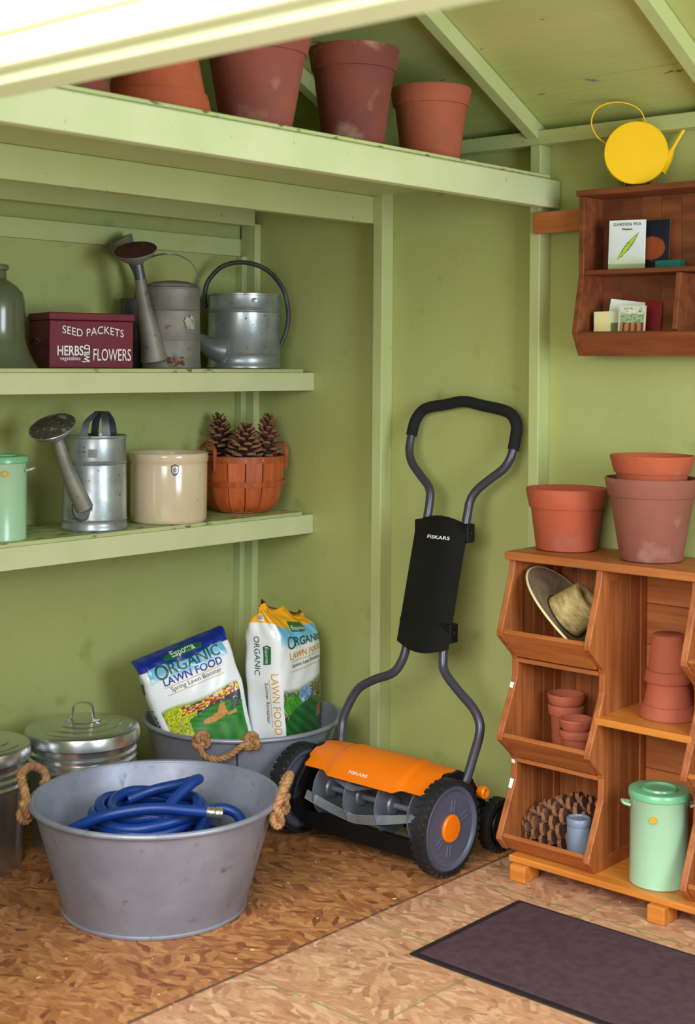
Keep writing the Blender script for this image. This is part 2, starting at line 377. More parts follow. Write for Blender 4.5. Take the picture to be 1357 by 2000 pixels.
wf = D.objects.new('wall_front', None); COL.objects.link(wf); struct(wf)
B(-.03, 1.3, -2.47, -2.4, 0, 1.9).build('siding_panel', m_wall, wf)
B(4.0, 4.33, -2.47, -2.4, 0, 1.9).build('siding_panel', m_wall, wf)
def trim(name, *a, m=None, bevel=.003):
    o = B(*a).build(name, m or m_trim, bevel=bevel); return struct(o)
# door header: lower board, casing and lap boards above
trim('trim_1', -.03, 4.33, -2.471, -2.4, 1.889, 2.30, m=m_ext, bevel=.004)
trim('trim_2', -.03, 4.33, -2.500, -2.471, 1.905, 1.950, m=m_ext, bevel=.006)
trim('trim_3', -.03, 4.33, -2.490, -2.471, 1.958, 2.30, m=m_ext, bevel=.004)
struct(B(-3, 9, -10, -2.61, -.08, -.05).build('ground', mat('added bounce paving', (196, 190, 170), .9, c2=(180, 174, 156), scale=2)))  # unseen ground outside, added to bounce light up under the door header
# studs
trim('trim_4', .673, .715, -.058, 0, 0, 2.156)
trim('trim_5', 1.312, 1.35, -.060, 0, 0, 2.156)
trim('trim_6', .0, .075, -.030, 0, 0, 1.99)
trim('trim_7', .0, .034, -.055, -.030, 0, 1.87)
trim('trim_8', 1.98, 2.02, -.060, 0, 0, 2.156)
# top plate
trim('trim_9', -.03, 4.3, -.060, 0, 2.156, 2.2)
# joists under the loft
trim('trim_10', .635, .673, -2.38, -.02, 1.953, 2.046)
trim('trim_11', .03, .075, -2.38, -.031, 1.981, 2.046)
# loft deck and its front board
lf = trim('trim_12', 1.349, 1.387, -2.38, -.005, 1.960, 2.046, m=m_shelf)
trim('trim_13', -.01, 1.378, -2.38, -.062, 2.0465, 2.058, bevel=.001)
trim('trim_14', 1.3785, 1.3885, -2.38, -.062, 2.049, 2.0575, m=m_deck, bevel=.001)
# ceiling: roof sheets and rafters (6 in 12)
ce = D.objects.new('ceiling', None); COL.objects.link(ce); struct(ce)
def roofz(y): return 2.205 - .5 * y
for y0, y1 in ((.06, -.203), (-.206, -1.2)):
    MB().prism([(y0, roofz(y0)), (y1, roofz(y1)), (y1, roofz(y1) + .015), (y0, roofz(y0) + .015)], 'x', -.03, 4.33).build('roof_panel', m_ply, ce)
MB().prism([(-1.2, roofz(-1.2)), (-2.52, roofz(.12)), (-2.52, roofz(.12) + .015), (-1.2, roofz(-1.2) + .015)], 'x', -.03, 4.33).build('roof_panel', m_ply, ce)
for x in (.66, 1.3, 1.943, 2.6):
    MB().prism([(-.001, 2.147), (-1.2, 2.747), (-1.2, 2.802), (-.001, 2.203)], 'x', x, x + .040).build('rafter', m_trim, ce, bevel=.002)
# splinter hanging from the roof sheet
MB().tube([(1.60, -.20, 2.302), (1.625, -.19, 2.297), (1.65, -.175, 2.296)], [.002, .003, .001], 5).build('wood_splinter', m_galvd, ce)

# wall shelves
def wall_shelf(z0, z1, label, y_end):
    t = thing('wall_shelf', label, 'shelf', (0, 0, z0))
    h = z1 - z0
    B(.333, .352, -2.38, -.001, 0, h).build('front_board', m_shelf, t, bevel=.002)
    B(.001, .349, -2.38, y_end, h + .0005, h + .0125).build('deck_board', m_deck, t, bevel=.001)
    for y in (-.5, -1.1, -1.7): B(.001, .331, y, y + .03, .01, h - .001).build('cleat', m_trim, t)
    return t
wall_shelf(1.379, 1.4425, 'upper pale green wall shelf holding the red seed box and watering cans', -.056)
wall_shelf(.869, .9355, 'lower pale green wall shelf holding the crock, basket and mint tin', -.056)
SH2, SH1 = 1.4555, .9485

# =================================================================== POTS
def pot_profile(rt, rb, h, rim, th=.009, lip=.006):
    rr = rt - (rt - rb) * rim / h
    return [(.001, 0), (rb - .004, 0), (rb, .003), (rr - lip, h - rim), (rr - .001, h - rim + .001), (rr, h - rim + .004), (rt - .001, h - .004), (rt - .003, h), (rt - th + .002, h), (rt - th, h - .004), (rb - th, th + .004), (rb - th - .006, th), (.001, th)]
def pot(label, loc, rt, rb, h, rim, m_, flip=False, group=None, tilt=(0, 0), rz=0):
    t = thing('terracotta_pot', label, 'plant pot', (loc[0], loc[1], loc[2] + (h if flip else 0)), (tilt[0] + (PI if flip else 0), tilt[1], rz), group)
    body = pot_profile(rt, rb, h, rim)
    k = 3
    MB().lathe(body[:4] + [(body[4][0] - .004, h - rim + .003), (rb - .004 + (rt - rb) * .6, h - rim - .004)] + [(body[9][0] - (rt - rb) * .45, h * .5)] + body[10:], 48).build('pot_body', m_, t, smooth=True)
    MB().lathe([(body[3][0], h - rim)] + body[4:10] + [(body[9][0] - (rt - rb) * rim / h - .001, h - rim)], 48, closed=True).build('rim', m_, t, smooth=True)
    return t
LZ = 2.0585
pot('dark clay pot at the far left of the loft, mostly hidden by the beam', (1.22, -1.77, LZ), .115, .08, .2, .04, m_terra_dk, flip=True)
pot('upturned orange clay pot, rim down, on the loft deck', (1.215, -1.485, LZ), .134, .085, .21, .056, m_terra_o, flip=True)
pot('tall brown clay pot whose top is cut off by the bright beam', (1.22, -1.157, LZ), .142, .088, .262, .06, m_terra_old)
pot('dark mossy clay pot with white lime stains on its rim, on the loft', (1.22, -.783, LZ), .127, .082, .283, .062, m_terra_dk)
pot('small plain clay pot at the right end of the loft row', (1.22, -.44, LZ), .120, .083, .225, .052, m_terra)

# =================================================================== STORAGE CABINET (bins)
cab = thing('storage_cabinet', 'orange pine storage cabinet with slanted bins, open centre and square feet', 'cabinet', (1.40, 0, 0))
CT = .905
PROF = [(-.235, CT), (-.235, .065), (-.305, .065), (-.338, .100), (-.335, .112), (-.265, .258), (-.262, .318), (-.268, .330), (-.338, .388), (-.338, .400), (-.268, .545), (-.262, .560), (-.262, .612), (-.268, .626), (-.341, .690), (-.342, .702), (-.285, .865), (-.278, CT)]
def side_panel(x0, x1, inner):
    p = MB().prism(PROF, 'x', x0, x1).build('side_panel', m_pine, cab, bevel=.0025)
    xa, xb = x0 + .004, x1 - .004
    y = -.234
    while y < -.09:
        B(xa, xb, y + .001, y + .0555, .065, CT).build('slat', m_pine, p, bevel=.002); y += .0570
    B(x0, x1, -.062, -.02, .065, CT).build('rear_stile', m_pine, p)
    B(x0 + .001, x1 - .001, -.2345, -.0625, .066, .10).build('rail', m_pineh, p)
    B(x0 + .001, x1 - .001, -.2345, -.0625, .87, CT - .001).build('rail', m_pineh, p)
    return p
for x0, x1 in ((0, .02), (.295, .315), (.59, .61), (.885, .905)): side_panel(x0, x1, 1)
B(-.01, .915, -.290, -.015, CT + .0005, .930).build('top_board', m_pineh, cab, bevel=.003)
B(.046, .86, -.337, -.02, .046, .0645).build('base_board', m_pinel, cab, bevel=.003)
for a in (0, .59):
    for zt, zb, yt, yb in ((.702, .622, -.340, -.272), (.400, .328, -.338, -.270), (.110, .067, -.333, -.300)):
        n = Vector((yb - yt, zb - zt)).normalized(); q = Vector((n.y, -n.x)) * .014
        if q.x < 0: q = -q
        MB().prism([(yt, zt), (yb, zb), (yb + q.x, zb + abs(q.y)), (yt + q.x, zt + abs(q.y))], 'x', a + .0205, a + .2945).build('bin_front', m_pineh, cab, bevel=.002)
    for z in (.605, .312):
        B(a + .0205, a + .2945, -.262, -.034, z, z + .012).build('shelf', m_pineh, cab)
    for k in range(5):
        B(a + .0205 + k * .0548, a + .0205 + k * .0548 + .0538, -.032, -.024, .066, CT - .001).build('back_slat', m_pine, cab, bevel=.0015)
for k in range(7):
    B(.3155, .5895, -.032, -.024, .066 + k * .12, .066 + k * .12 + .1185).build('back_plank', m_pineh, cab, bevel=.0015)
B(.305, .600, -.300, -.034, .478, .498).build('shelf', m_pinel, cab, bevel=.002)
for fx in (.062, .505, .80):
    B(fx, fx + .052, -.354, -.280, .0, .0455).build('foot', m_pinel, cab, bevel=.003)
    B(fx, fx + .052, -.09, -.03, .0, .0455).build('foot', m_pinel, cab)
for y0, z0, h in ((-.3005, .602, .018), (-.299, .325, .014), (-.302, .275, .02), (-.2985, .265, .01)): pass
mb = MB()
for (ya, za, yb_, zb_) in ((-.2685, .546, -.277, .529), (-.2625, .318, -.2625, .305), (-.2665, .262, -.279, .235)):
    mb.add([(.002, ya - .0006, za), (.015, ya - .0006, za - .002), (.014, yb_ - .0006, zb_), (.003, yb_ - .0006, zb_ + .002)], [(0, 1, 2, 3)])
mb.build('white_mark', m_whitemark, cab)  # small white marks on the front edge of the left panel

# pots on the cabinet
pot('bright orange clay pot with chalky foot on the left of the cabinet top', (1.498, -.126, .931), .122, .090, .182, .058, m_terra_o)
pot('large chalky clay pot on the cabinet top with another pot nested in it', (1.795, -.150, .931), .133, .087, .232, .052, m_terra_gr)
pot('orange brown clay pot nested inside the large chalky one on the cabinet', (1.795, -.150, 1.066), .119, .078, .160, .050, m_terra_o)
# centre shelf: two upturned pots
pot('larger upturned clay pot standing on the centre shelf', (1.852, -.150, .4985), .082, .056, .108, .036, m_terra, flip=True)
pot('smaller upturned clay pot stacked on top of the larger upturned one', (1.852, -.150, .598), .068, .045, .132, .032, m_terra, flip=True)
# middle bin: two nested stacks
pot('lower clay pot of the rear nested pair in the middle bin', (1.512, -.140, .325), .056, .040, .150, .030, m_terra, group=None)
pot('top clay pot of the rear nested pair in the middle bin', (1.512, -.140, .385), .058, .035, .122, .028, m_terra)
pot('lower clay pot of the front nested pair in the middle bin', (1.592, -.215, .325), .051, .036, .104, .024, m_terra)
pot('top clay pot of the front nested pair in the middle bin', (1.592, -.215, .357), .052, .029, .104, .026, m_terra)

# =================================================================== STRAW HAT
hat = thing('straw_hat', 'natural straw hat tipped on its side in the top left bin', 'hat', (1.528, -.185, .738))
ha = (Rt * (sin(rad(47)) * cos(rad(24))) + Up * (cos(rad(47)) * cos(rad(24))) - Fw * sin(rad(24))).normalized()
hx = (Rt * cos(rad(47)) - Up * sin(rad(47))); hx = (hx - ha * hx.dot(ha)).normalized(); hy = ha.cross(hx)
hm = Matrix((hx, hy, ha)).transposed().to_4x4(); hat.rotation_euler = hm.to_euler()
def brim(u, v):
    a = 2 * PI * u; r = .060 + (.170 - .060) * v
    z = .002 + .026 * (v ** 2) * (sin(a) ** 2) + .012 * v * v * (cos(a) < 0) * cos(a) ** 2
    return (r * cos(a), r * sin(a) * .86, z)
MB().sheet(brim, 64, 10, .003, True).build('brim', m_strawd, hat, smooth=True)
MB().tube([brim(k / 64, 1) for k in range(64)], .0036, 6, closed=True).build('brim_edge', m_strawe, hat, smooth=True)
def crown(u, v):
    a = 2 * PI * u
    if v < .7: r = .069 - .013 * v / .7; z = .100 * v / .7
    else:
        k = (v - .7) / .3; r = .056 * (1 - k) + .0005; z = .100 + .010 * sin(k * 2.2) - .030 * k * k
    return (r * cos(a) * 1.02, r * sin(a) * .92, z)
MB().sheet(crown, 56, 26, .003, True).build('crown', m_straw, hat, smooth=True)
MB().lathe([(.0715, .003), (.0705, .010), (.0718, .010), (.0728, .003)], 48, closed=True, sx=1.02, sy=.92).build('hat_band', m_band, hat, smooth=True)

# =================================================================== PINE CONES
def scale_mesh():
    mb = MB()   # one woody scale pointing +X: narrow stalk, rounded thick tip turned up
    out = [(.50, -.26), (.78, -.37), (.96, -.30), (1.05, 0), (.96, .30), (.78, .37), (.50, .26)]
    top = [(x, y, .10 + .10 * x) for x, y in out]; bot = [(x * .97, y * .95, -.02 + .03 * x) for x, y in out]
    v = [(0, -.10, .03), (0, .10, .03), (0, -.10, -.05), (0, .10, -.05)] + top + bot + [(.72, 0, .23)]
    T = 4; Bo = 11; c = 18
    f = [(0, T, c), (0, c, 1), (1, c, T + 6)] + [(T + i, T + i + 1, c) for i in range(1, 5)] + [(T, T + 1, c), (T + 5, T + 6, c)]
    f += [(2, 3, Bo + 6, Bo)] + [tuple(Bo + i for i in range(6, -1, -1))] + [(0, 2, Bo, T), (1, T + 6, Bo + 6, 3)]
    mb.add(v, f); mb.k = 1; mb.add([v[T + i] for i in range(7)] + [v[Bo + i] for i in range(7)], [(i, i + 1, 7 + i + 1, 7 + i) for i in range(6)])
    return mb
SC = {}
def pine_cone(label, loc, rot, H, Rm, n, m_, group=None, taper=1.6):
    t = thing('pine_cone', label, 'pine cone', loc, rot, group)
    key = m_.name
    if key not in SC:
        me_o = scale_mesh().build('scale', [m_, m_conetip if m_ is not m_conered else m_conered], None); SC[key] = me_o.data; D.objects.remove(me_o)
    MB().lathe([(.001, 0), (Rm * .35, .04 * H), (Rm * .42, H * .3), (Rm * .3, H * .7), (Rm * .1, H * .95), (.001, H)], 12).build('core', m_conecore, t, smooth=True)
    for i in range(n):
        u = (i + .5) / n; z = H * (.03 + .90 * u); a = i * 2.39996
        env = Rm * (sin(min(1, u / .30) * PI / 2) * .35 + .65) * (1 - max(0, (u - .22) / .78) ** taper * .62)
        o = D.objects.new('scale', SC[key]); COL.objects.link(o); o.parent = t
        r0 = env * .25; L_ = env - r0
        tilt = -rad(4 + 40 * u ** 1.5) + rad(random.uniform(-6, 6))
        o.location = (r0 * cos(a), r0 * sin(a), z); o.rotation_euler = (0, tilt, a)
        wd = L_ * (1.05 - .25 * u); o.scale = (L_, wd, L_ * .9)
    return t

# =================================================================== MIDDLE SHELF OBJECTS (upper)
# grey green jug with skirt
jug = thing('stoneware_jug', 'grey green glazed jug with narrow neck and flared skirt at the shelf left end', 'jug', (.200, -1.244, SH2))
MB().lathe([(.001, 0), (.128, 0), (.130, .004), (.118, .02), (.102, .055), (.093, .09), (.091, .12), (.0915, .165), (.090, .20), (.083, .226), (.066, .246), (.046, .260), (.036, .266)], 56).build('body', m_jug, jug, smooth=True)
MB().lathe([(.036, .266), (.034, .29), (.041, .294), (.043, .302), (.040, .309), (.030, .311), (.028, .30), (.028, .268)], 40, closed=True).build('neck', m_jug, jug, smooth=True)

# seed box
bx = thing('seed_box', 'dark red metal box lettered SEED PACKETS on the upper shelf', 'box', (.285, -.944, SH2), (0, 0, rad(73)))
bw, bd, bh = .276, .19, .172
B(-bw / 2, bw / 2, 0, bd, 0, .148).build('box_body', m_red, bx, bevel=.003)
B(-bw / 2 - .003, bw / 2 + .003, -.003, bd + .003, .1485, bh).build('lid', m_red, bx, bevel=.003)
hd = B(-bw / 2 - .004, -bw / 2 - .0005, .075, .115, .085, .095).build('handle_plate', m_zincdark, bx)
MB().tube(smooth_path([(-bw / 2 - .004, .055, .09), (-bw / 2 - .018, .057, .075), (-bw / 2 - .02, .095, .062), (-bw / 2 - .018, .133, .075), (-bw / 2 - .004, .135, .09)], 5), .003, 8).build('side_handle', m_red, bx, smooth=True)
def onbox(x, z): return (x, -.0012, z)
def arc(cx, cz, amp, half):
    return lambda x, y: onbox(cx + x, cz + y + amp * cos(x / half * PI / 2))
mapped(text_mb('SEED PACKETS', .034, sx=.87, spacing=1.05), lambda x, y: onbox(.004 + x, .103 + y + .005 * sin(x * 46)), .01).build('printed_lettering', m_white, bx)
mapped(text_mb('HERBS', .042, sx=.72, bold=.0006), lambda x, y: onbox(-.071 + x, .040 + y)).build('printed_lettering', m_white, bx)
mapped(text_mb('vegetables', .017, sx=.95), lambda x, y: onbox(-.071 + x, .025 + y)).build('printed_lettering', m_white, bx)
mapped(text_mb('WILD', .026, sx=.85, bold=.0006), lambda x, y: onbox(-.008 - y, .046 + x)).build('printed_lettering', m_white, bx)
mapped(text_mb('FLOWERS', .054, sx=.54), lambda x, y: onbox(.066 + x, .024 + y)).build('printed_lettering', m_white, bx)
MB().add([onbox(-.0335, .020), onbox(-.0065, .020), onbox(-.0065, .022), onbox(-.0335, .022)], [(0, 1, 2, 3)]).build('printed_rule', m_white, bx)

def cone_rose(mb_path, t, r_end, depth, dirv, m_, m_face, seg=40):
    """sprinkler head: flared cup closed by a domed perforated face"""
    d = Vector(dirv).normalized(); q = Vector((0, 0, 1)).rotation_difference(d).to_matrix().to_4x4(); q.translation = Vector(mb_path)
    MB().lathe([(.013, -.004), (.020, .002), (r_end * .55, depth * .35), (r_end * .88, depth * .72), (r_end, depth), (r_end + .0015, depth + .002), (r_end, depth + .004), (r_end * .97, depth + .003)], seg, mtx=q).build('sprinkler_head', m_, t, smooth=True)
    MB().lathe([(r_end * .985, depth + .0035), (r_end * .7, depth + .008), (r_end * .35, depth + .0105), (.001, depth + .0115)], seg, mtx=q).build('sprinkler_face', m_face, t, smooth=True)
# local frames of cans: -Y toward camera, X right in the picture
VR = rad(47)
# can 1: dull zinc, tall spout
c1 = thing('watering_can', 'dull grey zinc watering can with rust at its base and red brown sprinkler face', 'watering can', (.215, -.556, SH2), (0, 0, rad(46)))
MB().lathe([(.001, 0), (.094, 0), (.096, .004), (.096, .012), (.094, .016), (.093, .09), (.095, .093), (.093, .096), (.091, .19), (.094, .193), (.091, .197), (.091, .262), (.093, .264), (.094, .268), (.091, .271), (.085, .272)], 56, sx=1.02, sy=.86).build('can_body', m_galvd, c1, smooth=True)
MB().lathe([(.0865, .270), (.080, .281), (.055, .290), (.020, .294), (.001, .295)], 48, sx=1.02, sy=.86).build('top_cover', m_galvd, c1, smooth=True)
def band_strap(pts, w_, t_, n=8):
    P = smooth_path(pts, n); mb = MB(); v = []
    return P
def strap(pts, wv, th, n=8):
    P = [Vector(p) for p in smooth_path(pts, n)]; wv = Vector(wv); v = []; f = []
    for i, p in enumerate(P):
        t_ = (P[min(i + 1, len(P) - 1)] - P[max(i - 1, 0)]).normalized(); nn = t_.cross(wv).normalized() * th / 2
        v += [p - wv / 2 - nn, p + wv / 2 - nn, p + wv / 2 + nn, p - wv / 2 + nn]
    for i in range(len(P) - 1):
        for k in range(4): f.append((i * 4 + k, i * 4 + (k + 1) % 4, i * 4 + 4 + (k + 1) % 4, i * 4 + 4 + k))
    f += [(0, 1, 2, 3), tuple(len(v) - 4 + k for k in (3, 2, 1, 0))]
    return MB().add(v, f)
strap([(-.092, -.085, .352), (-.060, -.045, .372), (-.020, -.01, .382), (.025, 0, .378), (.065, 0, .352), (.084, 0, .315), (.090, 0, .262)], (0, .020, 0), .004).build('handle', m_zincdark, c1, smooth=True)
MB().tube(smooth_path([(-.052, -.072, .028), (-.066, -.086, .110), (-.084, -.102, .200), (-.100, -.118, .300)], 6), [.046 - .0305 * (i / 18) ** .8 for i in range(19)], 20).build('spout', m_galvd, c1, smooth=True)
MB().tube([(-.098, -.116, .290), (-.108, -.124, .345)], .0185, 20).build('spout_sleeve', m_zincdark, c1, smooth=True)
cone_rose((-.108, -.124, .342), c1, .070, .044, (-.12, -.52, 1), m_galvd, m_rust)
def bodypatch(name, n, cz, a0, rx, rz, m_, par, R=(.0975, .083), seed=1):
    rnd = random.Random(seed); pts = []
    for k in range(n):
        q = 2 * PI * k / n; s_ = rnd.uniform(.65, 1.1); pts.append((a0 + rx * cos(q) * s_, cz + rz * sin(q) * s_))
    v = [(R[0] * cos(a), R[1] * sin(a), z) for a, z in pts] + [(R[0] * cos(a0), R[1] * sin(a0), cz)]
    return MB().add(v, [(k, (k + 1) % n, n) for k in range(n)]).build(name, m_, par)
bodypatch('rust_patch', 26, .024, rad(-78), .42, .020, m_rustspot, c1, (.0985, .085), 3)
bodypatch('label_remnant', 22, .150, rad(-50), .24, .026, mat('torn label', (196, 182, 158), .8, c2=(120, 130, 124), scale=60), c1, (.0985, .086), 5)
# can 2 hidden behind can 1
c2 = thing('watering_can', 'dark grey watering can hidden behind the dull zinc one, only its raised sprinkler head clear', 'watering can', (.072, -.590, SH2), (0, 0, rad(44)))
MB().lathe([(.001, 0), (.052, 0), (.054, .005), (.053, .23), (.055, .234), (.050, .236)], 48, sx=1, sy=1).build('can_body', m_zincdark, c2, smooth=True)
MB().tube(smooth_path([(.010, -.02, .18), (.020, -.03, .26), (.014, -.035, .31), (-.016, -.038, .365)], 6), [.024 - .010 * i / 18 for i in range(19)], 16).build('spout', m_zincdark, c2, smooth=True)
cone_rose((-.016, -.038, .362), c2, .052, .072, (-.66, -.10, 1), m_galvd, m_zincdark)
# can 3: bright, hoop handle, short spout
c3 = thing('watering_can', 'shiny galvanised watering can with one big hoop handle and stubby spout', 'watering can', (.178, -.184, SH2), (0, 0, rad(44)))
MB().lathe([(.001, 0), (.128, 0), (.132, .004), (.132, .010), (.129, .014), (.129, .046), (.1315, .049), (.129, .052), (.128, .196), (.131, .199), (.128, .202), (.130, .205), (.128, .209), (.130, .212), (.128, .216), (.128, .256), (.131, .258), (.131, .263), (.127, .264), (.125, .258), (.125, .01), (.001, .008)], 64).build('can_body', m_galvb, c3, smooth=True)
MB().tube(smooth_path([(-.128, 0, .228), (-.140, 0, .225), (-.141, 0, .262), (-.126, 0, .315), (-.075, 0, .365), (.0, 0, .378), (.080, 0, .352), (.138, 0, .285), (.158, 0, .200), (.150, 0, .130), (.130, 0, .082)], 8), [.0085] * 81, 12, sx=1.4).build('hoop_handle', m_zincdark, c3, smooth=True)
MB().tube([(-.060, -.085, .062), (-.110, -.088, .072), (-.158, -.088, .104)], [.050, .038, .022], 24, sx=1.0).build('spout', m_galvb, c3, smooth=True)
MB().lathe([(.009, 0), (.009, .003), (.005, .0045), (.0, .005)], 16, mtx=Matrix.Translation((.040, -.1235, .238)) @ Matrix.Rotation(rad(90), 4, 'X')).build('rivet', m_galvb, c3, smooth=True)

# =================================================================== LOWER SHELF OBJECTS
def mint_tin(label, loc, r, h, rz, sx_, szl):
    t = thing('storage_tin', label, 'tin', loc, (0, 0, rz))
    MB().lathe([(.001, 0), (r - .002, 0), (r, .003), (r - .001, .006), (r - .001, h - .016), (r + .0005, h - .014)], 56).build('tin_body', m_mint, t, smooth=True)
    MB().lathe([(r + .001, h - .016), (r + .004, h - .014), (r + .004, h), (r + .001, h + .004), (r * .70, h + .006), (r * .66, h + .002), (r * .63, h + .002), (r * .60, h + .009), (r * .55, h + .010), (r * .50, h + .004), (.001, h + .003)], 56).build('lid', m_mintlid, t, smooth=True)
    for s_ in (-1, 1):
        MB().tube(smooth_path([(s_ * r, -.016, szl), (s_ * (r + .016), -.014, szl + .004), (s_ * (r + .019), 0, szl + .006), (s_ * (r + .016), .014, szl + .004), (s_ * r, .016, szl)], 5), .0045, 10, sx=1.4).build('ear_handle', m_mint, t, smooth=True)
    q = Matrix.Translation((sx_[0], sx_[1], sx_[2])) @ Matrix.Rotation(sx_[3], 4, 'Z') @ Matrix.Rotation(rad(90), 4, 'X')
    st = MB().lathe([(.0115, -.001), (.0115, .001), (.0, .0012)], 20, mtx=q).build('round_sticker', m_sticker, t)
    MB().lathe([(.009, .0012), (.0085, .0014), (.008, .0012)], 20, closed=True, mtx=q).build('sticker_ring', m_terra_dk, st)
    MB().add(*[(lambda T: (T.v, T.f))(text_mb('1', .010))][0]).xf(q @ Matrix.Translation((0, -.003, .0016))).build('sticker_mark', m_terra_dk, st)
    return t
a_ = rad(-60)
mint_tin('mint green tin with round gold sticker, cut by the left picture edge', (.250, -1.256, SH1), .081, .243, rad(42), (.081 * sin(rad(25)), -.081 * cos(rad(25)), .199, rad(25)), .205)
mint_tin('mint green lidded bin with side ears standing in the cabinet centre', (1.872, -.232, .0655), .080, .250, rad(38), (-.081 * sin(rad(20)), -.081 * cos(rad(20)), .190, rad(-20)), .212)

c4 = thing('watering_can', 'galvanised watering can with twin strap handles and speckled sprinkler face on the lower shelf', 'watering can', (.235, -.890, SH1), (0, 0, rad(46)))
MB().lathe([(.001, 0), (.100, 0), (.1035, .004), (.1035, .012), (.101, .016), (.101, .030), (.103, .033), (.101, .036), (.0985, .205), (.101, .208), (.098, .212), (.100, .216), (.0975, .220), (.0965, .287), (.099, .290), (.099, .296), (.095, .297), (.094, .29), (.096, .01), (.001, .008)], 64).build('can_body', m_galvb, c4, smooth=True)
strap([(.042, -.055, .288), (.036, -.045, .340), (.030, -.010, .365), (.032, .02, .366), (.046, .06, .335), (.052, .075, .288)], (.022, .006, 0), .004).build('handle', m_zincdark, c4, smooth=True)
strap([(-.030, -.045, .288), (-.024, -.03, .335), (.006, 0, .366), (.012, .02, .366), (-.002, .05, .34), (-.010, .075, .288)], (.022, .006, 0), .004).build('handle', m_zincdark, c4, smooth=True)
MB().tube(smooth_path([(-.020, -.092, .075), (-.050, -.112, .140), (-.078, -.126, .215), (-.092, -.134, .262)], 6), [.029 - .012 * i / 18 for i in range(19)], 20).build('spout', m_galvd, c4, smooth=True)
MB().lathe([(.034, 0), (.030, .004), (.024, .004)], 24, closed=False, sx=1, sy=1.35, mtx=Matrix.Translation((-.026, -.0965, .075)) @ Matrix.Rotation(rad(90), 4, 'X')).build('spout_flange', m_zincdark, c4, smooth=True)
MB().tube([(-.090, -.133, .255), (-.103, -.139, .295)], .018, 20).build('spout_sleeve', m_galvd, c4, smooth=True)
cone_rose((-.103, -.139, .288), c4, .072, .046, (-.22, -.50, .9), m_galvb, mat('speckled zinc', (98, 94, 82), .6, .3, c2=(70, 66, 58), scale=14, c3=(160, 156, 136), scale3=60, t3=(.58, .62)))
MB().sheet(lambda u, v: (.1012 * cos(rad(-96 + 16 * u)), .1012 * sin(rad(-96 + 16 * u)), .232 + .024 * v), 6, 3, .0015).build('maker_plate', m_galvd, c4, smooth=True)

cr = thing('crock', 'cream stoneware crock with small blue crest stamp', 'crock', (.233, -.581, SH1), (0, 0, rad(45)))
MB().lathe([(.001, 0), (.121, 0), (.126, .004), (.128, .015), (.129, .19), (.1275, .196), (.131, .200), (.132, .218), (.1315, .226), (.128, .230), (.120, .229), (.117, .222), (.117, .012), (.001, .010)], 64).build('crock_body', m_crock, cr, smooth=True, angle=60)
def oncrock(a0, z0):
    return lambda x, y: (.1298 * sin(a0 + x / .129), -.1298 * cos(a0 + x / .129), z0 + y)
f_ = oncrock(rad(13), .178)
st = MB()
sh = [(-.0125, .014), (-.006, .016), (0, .019), (.006, .016), (.0125, .014), (.0125, -.004), (.008, -.014), (0, -.020), (-.008, -.014), (-.0125, -.004)]
n = len(sh); st.add([f_(*p) for p in sh] + [f_(p[0] * .78, p[1] * .78) for p in sh], [(i, (i + 1) % n, n + (i + 1) % n, n + i) for i in range(n)])
st.add([f_(.006 * cos(k * PI / 6), .006 * sin(k * PI / 6)) for k in range(12)] + [f_(.0045 * cos(k * PI / 6), .0045 * sin(k * PI / 6)) for k in range(12)], [(i, (i + 1) % 12, 12 + (i + 1) % 12, 12 + i) for i in range(12)])
st.build('crest_stamp', m_inkb, cr)
mapped(text_mb('1', .010, bold=.0004), lambda x, y: f_(x, y - .0035)).build('crest_mark', m_inkb, cr)
mapped(text_mb('CO', .006, bold=.0002), lambda x, y: f_(x, y - .013)).build('crest_mark', m_inkb, cr)

# basket
bk = thing('splint_basket', 'round orange splint basket with bent wood handles holding pine cones', 'basket', (.178, -.186, SH1), (0, 0, rad(44)))
def bprof(v):   # radius, height
    pts = [(.095, .004), (.118, .022), (.133, .055), (.142, .100), (.147, .150), (.149, .198)]
    k = v * (len(pts) - 1); i = min(int(k), len(pts) - 2); t = k - i
    p0 = pts[max(i - 1, 0)]; p1 = pts[i]; p2 = pts[i + 1]; p3 = pts[min(i + 2, len(pts) - 1)]
    return [.5 * (2 * b_ + (c_ - a__) * t + (2 * a__ - 5 * b_ + 4 * c_ - d_) * t * t + (3 * b_ - a__ - 3 * c_ + d_) * t ** 3) for a__, b_, c_, d_ in zip(p0, p1, p2, p3)]
NS = 15
def splint(u, v):
    r, z = bprof(v); wd = 2 * PI * (r if v > .12 else r) / NS * .955; return (r, (u - .5) * wd, z)
spl = MB().sheet(splint, 3, 16, .0022).build('splint', m_basket, bk, smooth=True); spl.rotation_euler = (0, 0, 0)
for k in range(1, NS):
    o = spl.copy(); COL.objects.link(o); o.parent = bk; o.rotation_euler = (0, 0, 2 * PI * k / NS); o.scale = (1 + (.006 if k % 2 else 0), 1, 1)
MB().lathe([(.001, .003), (.096, .003), (.096, .007), (.001, .007)], 32).build('basket_base', m_basket, bk)
def ringband(z0, z1, r0, r1, t_=.003): return MB().lathe([(r0, z0), (r1, z1), (r1 + t_, z1), (r0 + t_, z0)], 64, closed=True)
ringband(.178, .200, .1495, .1505).build('rim_band', m_basket, bk, smooth=True)
ringband(.178, .200, .1425, .1440).build('inner_band', m_basket, bk, smooth=True)
ringband(.094, .113, .1448, .1478).build('middle_band', m_basket, bk, smooth=True)
